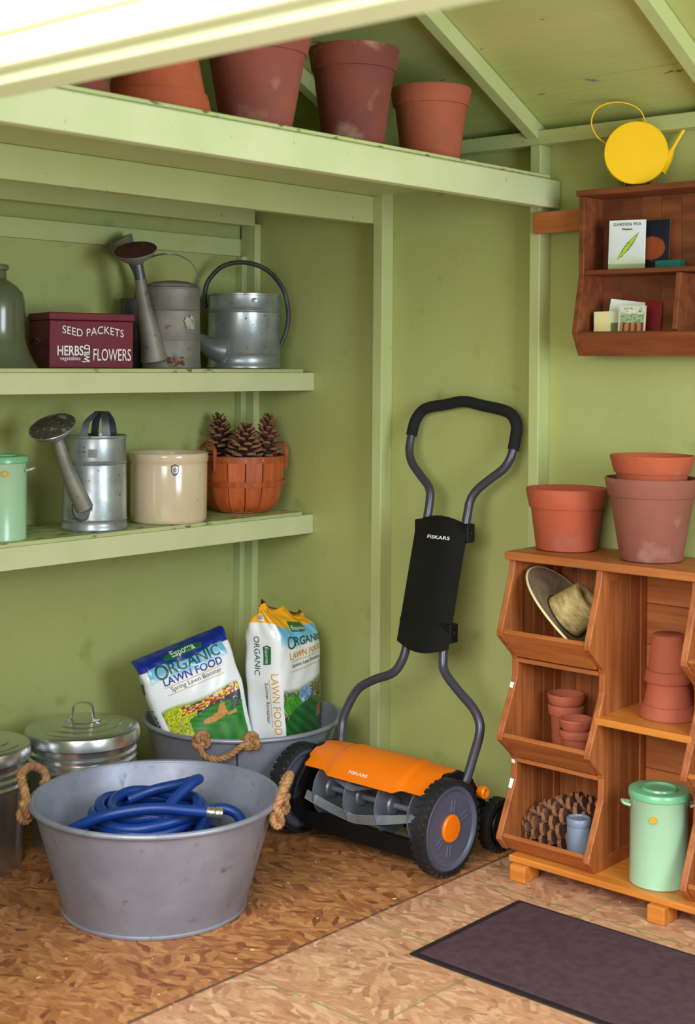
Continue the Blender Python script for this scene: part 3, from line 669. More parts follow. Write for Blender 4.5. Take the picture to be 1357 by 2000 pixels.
for s_ in (-1, 1):
    hb = strap([(s_ * .152, -.045, .150), (s_ * .153, -.046, .205), (s_ * .151, -.040, .228), (s_ * .150, -.015, .246), (s_ * .150, .015, .246), (s_ * .151, .040, .228), (s_ * .153, .046, .205), (s_ * .152, .045, .150)], (.014, 0, 0), .003); hb.xf(Matrix.Rotation(rad(38 if s_ < 0 else 30), 4, 'Z')); hb.build('handle', m_basket, bk, smooth=True)
mb = MB()
for k in range(NS * 2):
    a = 2 * PI * k / (NS * 2); r = .1545 if k % 2 else .1505; z = .189 if k % 2 else .104
    mb.lathe([(.0018, -.0005), (.0018, .001), (.0001, .0014)], 6, mtx=Matrix.Translation((r * cos(a), r * sin(a), z)) @ Matrix.Rotation(a, 4, 'Z') @ Matrix.Rotation(rad(90), 4, 'Y'))
st = mb.build('staple_heads', m_brass, bk); st['kind'] = 'stuff'
bc = Vector((.178, -.186, SH1)); ex = Vector((cos(rad(44)), sin(rad(44)), 0)); ey = Vector((-sin(rad(44)), cos(rad(44)), 0))
for lx, ly, lz, H, Rm, n_, m__, lb, rt in ((-.068, .035, .165, .185, .062, 66, m_cone, 'dark brown pine cone at the rear left in the basket', (.05, -.12, 0)),
                                        (.006, -.048, .140, .175, .070, 66, m_cone, 'middle pine cone in the basket, shorter and wide', (.08, .03, 1)),
                                        (.084, .010, .150, .200, .060, 66, m_conered, 'reddish brown pine cone upright at the right in the basket', (0, .08, 2))):
    pine_cone(lb, bc + ex * lx + ey * ly + Vector((0, 0, lz)), rt, H, Rm, n_, m__)
for lx, ly in ((-.03, .06), (.05, .07), (-.06, -.05), (.06, -.06)): pass
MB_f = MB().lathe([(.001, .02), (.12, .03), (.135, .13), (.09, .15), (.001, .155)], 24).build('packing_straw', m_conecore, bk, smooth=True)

# =================================================================== TUBS
def tub(label, loc, mouth_a, handles, H=.293, rt=.327, rb=.247):
    t = thing('galvanised_tub', label, 'tub', loc)
    MB().lathe([(.001, 0), (rb - .004, 0), (rb + .002, .002), (rb + .003, .008), (rb, .011), (rt, H), (rt - .004, H), (rb - .004, .012), (.001, .012)], 96).build('tub_body', m_galv, t, smooth=True)
    MB().tube([(( rt + .004) * cos(2 * PI * k / 96), (rt + .004) * sin(2 * PI * k / 96), H) for k in range(96)], .0078, 12, closed=True).build('rolled_rim', m_galv, t, smooth=True)
    for sa in (mouth_a, mouth_a + PI):
        MB().grid(lambda u, v: ((rb + .0008 + (rt - rb) * v) * cos(sa + (u - .5) * .022), (rb + .0008 + (rt - rb) * v) * sin(sa + (u - .5) * .022), .012 + (H - .014) * v), 3, 6).build('side_seam', m_zincdark, t)
    for (a, da, kind) in handles:
        r_ = rt - (rt - rb) * .035 / H
        def P(ang, dr, z): return ((r_ + dr) * cos(ang), (r_ + dr) * sin(ang), z)
        hz = H - .035; mb = MB()
        if kind == 'up':
            pts = [P(a - da, .022, hz + .012), P(a - da, .024, hz + .034), P(a - da * 1.02, .036, H + .030), P(a - da * .55, .045, H + .056), P(a, .045, H + .062), P(a + da * .55, .044, H + .060), P(a + da, .030, H + .034), P(a + da, .024, hz + .030), P(a + da, .022, hz + .012)]
            if len(handles) > 2: pass
        else:
            pts = [P(a - da, .020, hz + .030), P(a - da * .97, .030, hz + .006), P(a - da * .72, .034, hz - .010), P(a - da * .25, .030, hz - .016), P(a + da * .2, .028, hz - .002), P(a + da * .65, .030, hz + .026), P(a + da, .020, hz + .032)]
        r1 = rope_mb(smooth_path(pts, 8), .0125 if kind == 'up' else .0105, .042); mb.add(r1.v, r1.f)
        for sg in (-1, 1):
            if kind == 'up': knot(mb, P(a + sg * da, .027, hz + .012), .0175, (cos(a), sin(a), 0))
            else: knot(mb, P(a + sg * da, .020, hz + .036), .0165, (cos(a), sin(a), 0))
        mb.build('rope_handle', m_rope, t, smooth=True, angle=80)
    return t
tub('large galvanised tub at the front left holding the coiled blue hose', (.858, -1.163, 0), rad(60), ((rad(217), .27, 'up'), (rad(37), .17, 'up')), rt=.329)
tub('galvanised tub in the corner holding the two lawn food bags', (.395, -.388, 0), rad(-47), ((rad(-53), .235, 'droop'),), rt=.322)

# garden hose: one continuous tube of stacked coils
hose = thing('garden_hose', 'coiled blue garden hose in the front tub with a silver end fitting', 'hose', (.858, -1.163, .013))
pts = []; a = 0; z = .012; rnd = random.Random(4)
loops = [(.185, .0, .0, .014), (.19, .01, -.01, .016), (.165, -.01, .01, .040), (.195, .0, .01, .046), (.175, .01, 0, .072), (.150, -.02, .01, .085), (.185, .01, -.01, .100), (.160, -.02, .0, .118), (.190, .015, .012, .132), (.150, -.045, -.010, .150), (.125, -.01, -.015, .165), (.150, -.025, .010, .180), (.118, -.02, .02, .200), (.135, -.03, .015, .214), (.105, -.015, .03, .226)]
for i, (r, ox, oy, zz) in enumerate(loops):
    nx = loops[min(i + 1, len(loops) - 1)]
    for k in range(16):
        t_ = k / 16; s_ = t_ * t_ * (3 - 2 * t_)
        R_ = r + (nx[0] - r) * s_; X_ = ox + (nx[1] - ox) * s_; Y_ = oy + (nx[2] - oy) * s_; Z_ = zz + (nx[3] - zz) * t_
        ang = rad(40) + 2 * PI * t_; wob = 1 + .05 * sin(2 * ang + i)
        pts.append(((X_ + R_ * cos(ang) * wob) * 1.12 - .012, (Y_ + R_ * sin(ang) * wob) * 1.12 - .012, Z_ * 1.10 + .006 * sin(3 * ang + i * 1.7)))
MB().tube(smooth_path(pts, 3), .0145, 12).build('hose_tube', m_hose, hose, smooth=True)
def q2(x, y): return (x * cos(rad(42)) + y * -sin(rad(42)), x * sin(rad(42)) + y * cos(rad(42)))
def L2(x, y, z): a_, b_ = q2(x, y); return (a_, b_, z)     # picture-aligned: x right, y away
end = smooth_path([L2(-.205, .05, .10), L2(-.245, -.01, .150), L2(-.240, -.085, .200), L2(-.13, -.120, .262), L2(.0, -.115, .284), L2(.10, -.105, .276), L2(.150, -.100, .270)], 8)
MB().tube(end, .0145, 12).build('hose_end', m_hose, hose, smooth=True)
d_ = (Vector(end[-1]) - Vector(end[-3])).normalized(); e0 = Vector(end[-1])
q = Vector((0, 0, 1)).rotation_difference(d_).to_matrix().to_4x4(); q.translation = e0
MB().lathe([(.010, -.004), (.0145, -.003), (.0145, .004), (.0135, .006), (.0150, .009), (.0150, .016), (.0138, .018), (.0150, .021), (.0165, .023), (.0165, .038), (.0150, .040), (.0120, .040), (.0115, .020), (.001, .020)], 24, mtx=q).build('end_fitting', m_brass, hose, smooth=True)
loop2 = smooth_path([L2(.235, -.06, .10), L2(.245, .0, .170), L2(.220, .05, .215), L2(.170, .06, .230), L2(.135, .02, .225), L2(.12, -.04, .19)], 6)
MB().tube(loop2, .0145, 12).build('hose_loop', m_hose, hose, smooth=True)
loop3 = smooth_path([L2(.02, -.10, .235), L2(.05, -.02, .275), L2(.095, .04, .305), L2(.108, .08, .305), L2(.07, .11, .285), L2(-.02, .12, .262), L2(-.09, .10, .240)], 6)
MB().tube(loop3, .0145, 12).build('hose_loop', m_hose, hose, smooth=True)

# =================================================================== TRASH CANS
def trash_can(label, loc, rz):
    t = thing('metal_trash_can', label, 'trash can', loc, (0, 0, rz)); r = .160
    prof = [(.001, .010), (.146, .010), (.148, .0), (.151, .0), (.152, .020)]
    for k in range(3): z = .245 + k * .022; prof += [(.160, z - .007), (.1665, z), (.160, z + .007)]
    prof += [(.162, .312), (.168, .316), (.168, .320), (.158, .320)]
    MB().lathe(prof, 72).build('can_body', m_chrome, t, smooth=True)
    MB().lathe([(.1715, .317), (.1745, .315), (.1765, .318), (.175, .345), (.172, .352), (.166, .355), (.150, .357), (.147, .3595), (.118, .362), (.115, .3645), (.083, .367), (.080, .3695), (.050, .372), (.047, .3745), (.001, .376)], 72).build('lid', m_chrome, t, smooth=True, angle=25)
    strap([(-.055, .0, .3765), (-.036, 0, .377), (-.032, 0, .396), (-.027, 0, .418), (-.010, 0, .426), (.010, 0, .426), (.027, 0, .418), (.032, 0, .396), (.036, 0, .377), (.055, 0, .3765)], (0, .024, 0), .003, 6).build('lid_handle', m_chrome, t, smooth=True)
    return t
trash_can('small galvanised trash can with bridge handle on its lid behind the front tub', (.306, -.985, 0), rad(40))
trash_can('galvanised trash can cut off by the left picture edge', (.232, -1.338, 0), rad(10))

# =================================================================== LAWN FOOD BAGS
def hsh(i, j, k=0):
    x = (i * 374761393 + j * 668265263 + k * 2147483647) & 0xffffffff; x = ((x ^ (x >> 13)) * 1274126177) & 0xffffffff
    return ((x ^ (x >> 16)) & 0xffff) / 65535
def mixc(a, b, t): t = max(0, min(1, t)); return tuple(x + (y - x) * t for x, y in zip(a, b))
WHITE = (236, 238, 242); SKY = (112, 182, 222)
def garden(u, v, kind):
    """flat print, u 0..1 across the face, v 0..1 upward; returns rgb"""
    i, j = int(u * 75), int(v * 110)
    h = hsh(i, j, kind); h2 = hsh(i // 2, j // 2, kind + 9)
    if v > .80: return mixc(WHITE, SKY, (v - .80) / .10)
    if v > .46: return WHITE
    if kind == 1:
        lawn = .28 - .9 * (u - .62) ** 2 - (.22 if u < .30 else 0)
        if v < lawn:
            du, dv = (u - .60), (v - .115)
            if (du / .15) ** 2 + (dv / .048) ** 2 < 1 or ((u - .69) / .050) ** 2 + ((v - .165) / .058) ** 2 < 1 or ((u - .70) / .040) ** 2 + ((v - .225) / .032) ** 2 < 1 or (abs(u - .80) < .06 and abs(v - .075) < .018): return mixc((196, 128, 62), (226, 168, 98), h)
            if abs(u - .86) < .07 and v < .24 and v > .12: return mixc((44, 70, 50), (90, 120, 110), h)
            return mixc((34, 108, 36), (70, 146, 52), .5 + .5 * sin(u * 40 + v * 90) * .6)
        band = .33 + .05 * u
        if u > .25 and abs(v - band) < .055 and v > lawn + .02:
            return (196, 34, 44) if h2 < .35 else (240, 214, 40) if h2 < .7 else (236, 206, 200) if h2 < .82 else (70, 70, 30)
        if u < .42 and v < .44 - .3 * abs(u - .22) and h > .12: return mixc((150, 172, 20), (228, 214, 40), h2)
        if v < band - .02: return (52, 58, 110) if h < .25 else (48, 66, 30) if h < .7 else (214, 214, 220) if h > .95 else (60, 50, 36)
        f = (.46 - v) / .10
        return mixc(WHITE, mixc((60, 96, 30), (150, 176, 60), h), min(1, f * 1.6))
    else:
        lawn = .17 + .14 * sin(u * PI * .9)
        if v < lawn: return mixc((24, 88, 36), (50, 120, 48), .5 + .4 * sin(u * 30 + v * 60)) if not (u > .80 and .1 < v < .2) else (180, 112, 52)
        if ((u - .22) / .20) ** 2 + ((v - .30) / .10) ** 2 < 1: return mixc((24, 110, 30), (110, 190, 60), h)
        if ((u - .48) / .16) ** 2 + ((v - .36) / .07) ** 2 < 1 and h < .7: return mixc((70, 130, 220), (130, 190, 240), h2)
        if v < lawn + .05: return (120, 30, 40) if h2 < .4 else (60, 50, 36) if h < .8 else (226, 226, 226)
        f = (.46 - v) / .09
        return mixc(WHITE, mixc((70, 76, 46), (120, 126, 84), h), min(1, f * 1.8)) if h < .93 else (220, 224, 210)
def lawn_bag(label, loc, rot, wdt, g, H, kind, seed):
    t = thing('lawn_food_bag', label, 'bag', loc, rot)
    rnd = random.Random(seed)
    v0 = .45 if kind == 1 else .33; Hm = H
    def Z(f): return v0 * H + (1 - v0) * f * .97
    topc = (22, 44, 148) if kind == 1 else (244, 172, 24)
    tb = .865 if kind == 1 else .88
    # perimeter coordinate p in metres measured from the face centre, positive to the right
    Lp = 2 * (wdt + g)
    def section(p):   # rounded rectangle (unit shape) -> x, y
        p = p % Lp
        rc = .030
        # piecewise
        segs = [(wdt / 2, 0), (g, 1), (wdt, 2), (g, 3), (wdt / 2, 4)]
        if p < wdt / 2: x, y = p, 0
        elif p < wdt / 2 + g: x, y = wdt / 2, p - wdt / 2
        elif p < wdt * 1.5 + g: x, y = wdt / 2 - (p - wdt / 2 - g), g
        elif p < wdt * 1.5 + 2 * g: x, y = -wdt / 2, g - (p - wdt * 1.5 - g)
        else: x, y = -wdt / 2 + (p - wdt * 1.5 - 2 * g), 0
        y -= g / 2
        # round corners with superellipse pull
        a = x / (wdt / 2); b = y / (g / 2); n_ = 5
        s_ = (abs(a) ** n_ + abs(b) ** n_) ** (-1 / n_) if (abs(a) > .0 or abs(b) > 0) else 1
        return x * s_, y * s_
    def surf(p, z, off=0):
        x, y = section(p); v = z / H
        x2, y2 = section(p + .002); nx, ny = (y2 - y), -(x2 - x); l = math.hypot(nx, ny) + 1e-9; nx /= l; ny /= l
        thick = 1.0
        if v > .80: thick = max(.05, 1 - ((v - .80) / .155) ** 1.6 * .95) if v < .955 else .05
        if v < .12: thick = .55 + .45 * sin(min(1, v / .12) * PI / 2)
        bulge = 1 + .10 * sin(PI * min(1, v / .9))
        wr = .0028 * sin(p * 22 + z * 17 + seed) * sin(z * 23 - p * 12) + .0010 * sin(p * 60 - z * 48 + seed * 2)
        if v > .78: wr += (.005 * sin(p * 48 + seed) + .003 * sin(p * 105 + z * 60)) * min(1, (v - .78) / .1) * (1 if v < .955 else .45)
        xx = x * (1 - .02 * max(0, v - .8) * 5) * (.74 + .26 * min(1, v / .6)) * (1 + (.05 * max(0, v - .86) / .14 if kind == 1 else 0)); yy = y * thick * bulge
        zz = z
        if kind == 2: zz = z - max(0, (v - .70)) / .30 * .085 * H * (x / wdt + .5) * 1.6 - (max(0, v - .9) / .1) * .03 * abs(sin(p * 20))
        if kind == 1 and v > .90: yy += (v - .90) / .1 * .045; zz -= ((v - .90) / .1) ** 2 * .030
        return Vector((xx + nx * (wr + off), yy + ny * (wr + off), zz))
    nu, nv = 240, 190
    mb = MB().grid(lambda u, v: surf(u * Lp - Lp / 2, v * H), nu, nv, True)
    # close bottom and top
    mb.add([], [])
    mb.f.append(tuple(range(nu))[::-1]); mb.fm.append(0); mb.f.append(tuple(range((nv - 1) * nu, nv * nu))); mb.fm.append(0)
    me = D.meshes.new('bag_body'); me.from_pydata(mb.v, [], mb.f); me.materials.append(m_bagprint)
    ca = me.color_attributes.new('print', 'BYTE_COLOR', 'POINT')
    cols = []
    for j in range(nv):
        for i in range(nu):
            p = i / nu * Lp - Lp / 2; v = j / (nv - 1)
            fu = p / wdt + .5
            edge = tb + (.012 * sin(fu * 9) if 0 <= fu <= 1 else 0)
            if kind == 2 and 0 <= fu <= 1: edge = tb - .03 + .07 * abs(fu - .35)
            if v > edge: c = topc
            elif 0 <= fu <= 1: c = garden(fu, max(0, v / edge * .97 - v0) / (.97 - v0), kind)
            else: c = WHITE
            cols += list(srgb(c))
    ca.data.foreach_set('color', cols)
    # the POINT byte colour is stored from linear values
    for pl in me.polygons: pl.use_smooth = True
    me.update(); bo = D.objects.new('bag_body', me); COL.objects.link(bo); bo.parent = t
    def T(txt, size, px, z, m_, name='printed_lettering', sx=1, rot90=False, bold=0, arc_=0, sp=1):
        k = text_mb(txt, size, sx=sx, bold=bold, spacing=sp)
        if rot90: mapped(k, lambda x, y: surf(px + y, z - x, .0017), .012)
        else: mapped(k, lambda x, y: surf(px + x, z + y - arc_ * x * x, .0017), .012)
        k.build(name, m_, bo)
    def line(p0, p1, z, h, m_, sag=0):
        MB().grid(lambda u, v: surf(p0 + (p1 - p0) * u, z + h * v + sag * sin(u * PI), .0015), 20, 2).build('printed_rule', m_, bo)
    def flag(pts, m_):
        k = MB().add([(a_, b_, 0) for a_, b_ in pts], [tuple(range(len(pts)))]); mapped(k, lambda x, y: surf(x, y, .0013), .012).build('green_flag', m_, bo)
    gr = mat('bottle green ink', (20, 78, 62), .4); bl = mat('royal blue ink', (26, 44, 150), .4); og = mat('gold ink', (222, 158, 40), .4); dk = mat('dark slate ink', (46, 56, 70), .4); fg = mat('flag green ink', (28, 106, 56), .4)
    dy = 0
    if kind == 1:
        flag([(-.065, Z(.815 * H)), (.062, Z(.815 * H)), (.072, Z(.865 * H)), (.03, Z(.90 * H)), (-.03, Z(.895 * H)), (-.072, Z(.855 * H))], fg)
        T('Espoma', .027, .0, Z(.835 * H), m_white, bold=.0004)
        T('RGANIC', .050, .024, Z(.670 * H), gr, bold=.0007); T('O', .066, -.094, Z(.640 * H), gr, bold=.0005)
        T('LAWN FOOD', .035, .006, Z(.560 * H), bl, bold=.0006)
        line(-.10, .10, Z(.535 * H), .0022, og); T('Spring Lawn Booster', .0215, .008, Z(.475 * H), dk); line(-.10, .105, Z(.445 * H), .0022, og)
        gp = -wdt / 2 - g / 2
        flag([(gp - .022, Z(.50 * H)), (gp + .022, Z(.54 * H)), (gp + .022, Z(.66 * H)), (gp - .022, Z(.64 * H))], fg)
        T('ORGANIC', .024, gp - .012, Z(.42 * H), gr, rot90=True); T('LAWN', .034, gp + .010, Z(.16 * H), bl, rot90=True)
    else:
        T('RGANIC', .052, .040, Z(.660 * H), gr, bold=.0007); T('O', .070, -.074, Z(.640 * H), gr)
        flag([(-.045, Z(.78 * H)), (.03, Z(.78 * H)), (.04, Z(.87 * H)), (-.045, Z(.87 * H))], fg); T('Espoma', .022, -.005, Z(.80 * H), m_white)
        T('LAWN FOOD', .036, .020, Z(.555 * H), og, bold=.0006)
        line(-.08, .11, Z(.535 * H), .0022, og); T('Summer Lawn Revitalizer', .018, .018, Z(.490 * H), dk); line(-.08, .11, Z(.460 * H), .0022, og)
        gp = -wdt / 2 - g * .45
        flag([(gp + .002, Z(.535 * H)), (gp + .030, Z(.545 * H)), (gp + .032, Z(.675 * H)), (gp + .018, Z(.685 * H)), (gp + .002, Z(.67 * H))], fg); T('Espoma', .018, gp + .010, Z(.610 * H), m_white, rot90=True)
        T('ORGANIC', .029, gp - .030, Z(.60 * H), gr, rot90=True)
        T('LAWN FOOD', .034, gp + .030, Z(.245 * H), og, rot90=True); T('Summer Revitalizer', .0175, gp + .006, Z(.25 * H), dk, rot90=True)
        MB().grid(lambda u, v: surf(gp + .022 + .0016 * v, Z((.43 - .36 * u) * H), .0016), 16, 2).build('printed_rule', og, bo)
        flag2 = MB().add([(gp - .024, .890 * H, 0), (gp + .012, .890 * H, 0), (gp + .012, .935 * H, 0), (gp - .024, .935 * H, 0)], [(0, 1, 2, 3)]); mapped(flag2, lambda x, y: surf(x, y, .0013), .01).build('barcode_label', m_white, bo)
        k = MB(); x = gp - .020
        for q_ in range(13):
            w_ = rnd.choice((.0009, .0016, .0022)); k.add([(x, .896 * H, 0), (x + w_, .896 * H, 0), (x + w_, .930 * H, 0), (x, .930 * H, 0)], [(0, 1, 2, 3)]); x += w_ + .0010
        mapped(k, lambda x, y: surf(x, y, .0019)).build('barcode_bars', dk, bo)
    return t
lawn_bag('tilted white lawn food bag with blue top, reading Spring Lawn Booster', (.398, -.462, .075), (rad(-6), rad(-18), rad(64)), .312, .105, .525, 1, 3)
lawn_bag('upright white lawn food bag with orange top, reading Summer Revitalizer', (.455, -.232, .018), (rad(-1), rad(-2), rad(103)), .29, .150, .685, 2, 8)

# =================================================================== REEL MOWER
mo = thing('reel_mower', 'orange and black push reel mower leaning its handle on the green wall', 'lawn mower', (0, 0, 0))
AX = (-.452, .139)
def rot_x(px, axis=AX):    # lathe axis Z -> X
    return Matrix.Translation((px, axis[0], axis[1])) @ Matrix.Rotation(rad(90), 4, 'Y')
def wheel(x, face, R=.139, W=.046, c=AX, big=True):
    t_ = MB().lathe([(R - .040, -W / 2), (R - .012, -W / 2), (R - .004, -W / 2 + .006), (R - .003, W / 2 - .006), (R - .012, W / 2), (R - .017, W / 2), (R - .020, W / 2 - .01), (R - .040, 0)], 64, closed=True, mtx=rot_x(x, c)).build('wheel', m_rubber, mo, smooth=True)
    nl = 34 if big else 22; lug = MB()
    for k in range(nl):
        for s_ in (-1, 1):
            a = 2 * PI * (k + (.5 if s_ > 0 else 0)) / nl; da = PI / nl * .55
            a0, a1 = a, a + s_ * 0 + .10
            q = []
            for rr in (R - .008, R - .002):
                for (aa, xx) in ((a - da, 0.001 * s_), (a + da, 0.001 * s_), (a + da + .07, s_ * W / 2), (a - da + .07, s_ * W / 2)):
                    q.append((x + xx, c[0] + rr * cos(aa), c[1] + rr * sin(aa)))
            lug.add(q, [(0, 1, 2, 3), (4, 7, 6, 5), (0, 4, 5, 1), (1, 5, 6, 2), (2, 6, 7, 3), (3, 7, 4, 0)])
    l_ = lug.build('tread_lugs', m_rubber, t_); l_['kind'] = 'stuff'
    h_ = W / 2 * face
    if big:
        MB().lathe([(.001, 0), (R - .035, 0), (R - .032, .004), (R - .026, .008), (R - .022, .008), (R - .021, .003), (R - .016, .002), (R - .016, -.02), (.001, -.02)][::1], 64, mtx=rot_x(x + h_ - .006 * face, c) @ Matrix.Diagonal((1, 1, face, 1))).build('hub_disc', m_hub, t_, smooth=True)
        if face > 0:
            cap = MB().lathe([(.040, .0), (.040, .004), (.036, .008), (.001, .010)], 40, mtx=rot_x(x + h_ - .006, c)).build('hub_cap', m_orange, t_, smooth=True)
            for a in (80, 20, 212, 262):
                for d in (-.007, .007):
                    ca_, sa_ = cos(rad(a)), sin(rad(a))
                    p0 = Vector((x + h_ - .0055, c[0] + .047 * ca_ - d * sa_, c[1] + .047 * sa_ + d * ca_)); p1 = Vector((x + h_ - .0055, c[0] + .080 * ca_ - d * sa_, c[1] + .080 * sa_ + d * ca_))
                    MB().tube([p0, p1], .0030, 8).build('hub_rib', m_hub, t_, smooth=True)
    else:
        MB().lathe([(.001, 0), (R - .035, 0), (R - .030, .004), (R - .028, .0), (R - .028, -.012), (.001, -.012)], 40, mtx=rot_x(x + h_ - .004 * face, c)).build('hub_disc', m_black, t_, smooth=True)
    return t_
wheel(1.306, 1); wheel(.735, 1)
o = wheel(1.300, 1, .082, .040, (-.185, .082), False); o = wheel(.745, 1, .082, .040, (-.185, .082), False)
# black end plates
for x0, x1 in ((.765, .785), (1.262, 1.280)):
    pl = [(AX[0] + .045 + .148 * cos(rad(a)), AX[1] + .148 * sin(rad(a))) for a in range(0, 361, 12)][:-1]
    MB().prism([(-.545, .13), (-.52, .19), (-.47, .245), (-.41, .276), (-.345, .275), (-.29, .245), (-.262, .205), (-.20, .135), (-.165, .095), (-.175, .065), (-.215, .060), (-.27, .075), (-.36, .045), (-.47, .040), (-.53, .08)], 'x', x0, x1).build('side_plate', m_black, mo, bevel=.004)
MB().prism([(-.500, .036), (-.430, .030), (-.425, .045), (-.470, .085), (-.490, .085)], 'x', .785, 1.262).build('front_bar', m_black, mo, bevel=.003)
MB().prism([(-.30, .04), (-.27, .05), (-.27, .09), (-.29, .09)], 'x', .785, 1.262).build('rear_bar', m_black, mo)
# cover: curved orange shield with scalloped edge
def cover(u, v):
    x = .772 + (1.272 - .772) * u; k = abs(u - .5) * 2
    a0 = 141 - 4 * sin(PI * u) * 0 + (6 if .18 < u < .80 else 0) * min(1, max(0, min(u - .18, .80 - u) / .05))
    a1 = 28; a = rad(a0 + (a1 - a0) * v); r = .147 + .005 * (1 if .2 < u < .8 else 0) * min(1, max(0, min(u - .2, .8 - u) / .03)) * (1 if v < .62 else .4) - .004 * k ** 6
    return (x, -.378 + r * cos(a), .133 + r * sin(a))
MB().sheet(cover, 60, 24, .004).build('cover', m_orange, mo, smooth=True)
mapped(text_mb('FISKARS', .013, sx=1.6, bold=.0002), lambda x, y: tuple(Vector(cover((1.000 + x - .772) / .5, .075 + y / .30)) + Vector((0, -.0016, .0012))), .01).build('printed_lettering', m_white, mo)
# reel
RC = (-.425, .150); RR = .088
reel = MB().tube([(.786, *RC), (1.261, *RC)], .0095, 16).build('reel_shaft', m_disc, mo, smooth=True)
for x in (.835, .960, 1.085, 1.21):
    MB().lathe([(.001, -.002), (RR - .006, -.002), (RR - .003, -.004), (RR - .001, -.002), (RR - .001, .002), (.030, .002), (.026, .008), (.014, .010), (.001, .010)], 48, mtx=rot_x(x, RC)).build('reel_disc', m_disc, reel, smooth=True)
for k in range(5):
    a0 = 2 * PI * k / 5 + 3.95; mb = MB(); v = []; f = []
    n_ = 25
    for i in range(n_):
        u = i / (n_ - 1); a = a0 - 1.5 * abs(u - .40); x = .800 + .455 * u
        for rr, da in ((RR - .016, -.16), (RR - .001, 0), (RR + .001, .012), (RR - .0145, -.15)):
            v.append((x, RC[0] + rr * cos(a + da * 1.6), RC[1] + rr * sin(a + da * 1.6)))
    for i in range(n_ - 1):
        for q_ in range(4): f.append((i * 4 + q_, i * 4 + (q_ + 1) % 4, i * 4 + 4 + (q_ + 1) % 4, i * 4 + 4 + q_))
    f += [(0, 1, 2, 3), (n_ * 4 - 1, n_ * 4 - 2, n_ * 4 - 3, n_ * 4 - 4)]
    mb.add(v, f).build('reel_blade', m_blade, reel)
MB().prism([(-.470, .060), (-.395, .052), (-.395, .058), (-.470, .066)], 'x', .786, 1.261).build('cutter_bar', m_blade, mo)
# orange height knob
MB().lathe([(.001, -.012), (.017, -.012), (.019, -.008), (.019, .010), (.015, .014), (.012, .013), (.001, .008)], 24, mtx=rot_x(1.298, (-.262, .196))).build('height_knob', m_orange, mo, smooth=True)
# handle
HB = [(-.295, .275)]
Lh = [(.800, -.360, .170), (.782, -.325, .255), (.768, -.303, .310), (.772, -.292, .352), (.805, -.272, .425), (.865, -.262, .465), (.935, -.255, .495), (.963, -.246, .530), (.974, -.232, .580), (.974, -.205, .690), (.973, -.134, .962), (.972, -.114, 1.041), (.960, -.105, 1.078), (.915, -.095, 1.115), (.874, -.086, 1.152), (.853, -.075, 1.193), (.850, -.060, 1.245)]
Rh = [(1.262, -.360, .170), (1.280, -.323, .240), (1.291, -.300, .310), (1.300, -.284, .372), (1.293, -.275, .410), (1.262, -.267, .445), (1.200, -.258, .485), (1.143, -.246, .525), (1.124, -.236, .562), (1.120, -.215, .650), (1.122, -.170, .820), (1.130, -.128, .990), (1.132, -.113, 1.045), (1.152, -.103, 1.082), (1.195, -.094, 1.118), (1.240, -.085, 1.153), (1.260, -.075, 1.190), (1.264, -.062, 1.236)]
MB().tube(smooth_path(Lh, 5), .0142, 14).build('handle_tube', m_tube, mo, smooth=True)
MB().tube(smooth_path(Rh, 5), .0142, 14).build('handle_tube', m_tube, mo, smooth=True)
Gp = [(.850, -.061, 1.240), (.855, -.050, 1.285), (.874, -.041, 1.318), (.905, -.038, 1.334), (.97, -.034, 1.345), (1.043, -.033, 1.357), (1.12, -.035, 1.346), (1.20, -.038, 1.334), (1.240, -.042, 1.318), (1.263, -.050, 1.285), (1.264, -.063, 1.230), (1.263, -.068, 1.212)]
MB().tube(smooth_path(Gp, 6), .0185, 16).build('foam_grip', m_foam, mo, smooth=True)
# panel
n = Vector((0, -.962, .25)).normalized(); n = Vector((0, -(1.35 - .2), (-.035 + .33))).normalized()
def panel(u, v):
    x = .946 + .204 * u; s_ = .600 + (.975 - .600) * v + (.022 * sin(u * PI) if v > .9 else -.022 * sin(u * PI) if v < .1 else 0)
    y = -.33 + (s_ - .2) / (1.35 - .2) * .295; p = Vector((x, y, s_))
    return p - Vector((0, 1, 0)) * (.018 + .010 * sin(u * PI)) if True else p
MB().sheet(panel, 24, 20, .004).build('shield_panel', m_black, mo, smooth=True)
pn = mapped(text_mb('FISKARS', .0145, sx=1.75, bold=.0002), lambda x, y: tuple(Vector(panel((1.052 + x - .946) / .204, (.925 + y - .600) / .375)) + Vector((0, -.003, 0))), .012).build('printed_lettering', m_white, mo)
for x, z in ((.968, .948), (1.132, .948), (.972, .645), (1.128, .645)):
    y = -.33 + (z - .2) / 1.15 * .295
    mb = B(x - .026, x + .026, y - .019, y + .019, z - .030, z + .030); s_ = -1 if x < 1.05 else 1
    mb.box(x + s_ * .026 - .006, x + s_ * .026 + .006, y - .008, y + .008, z - .006, z + .010)
    mb.build('clamp', m_black, mo, bevel=.005)

# =================================================================== FLOOR MAT
mt = thing('door_mat', 'purple brown door mat with black rubber edge on the floor', 'mat', (1.575, -.949, 0))
B(.022, .9, .016, .462, .004, .0085).build('pile', m_mat, mt, bevel=.002)
B(0, .92, 0, .478, .0003, .0045).build('rubber_edge', m_matedge, mt, bevel=.001)

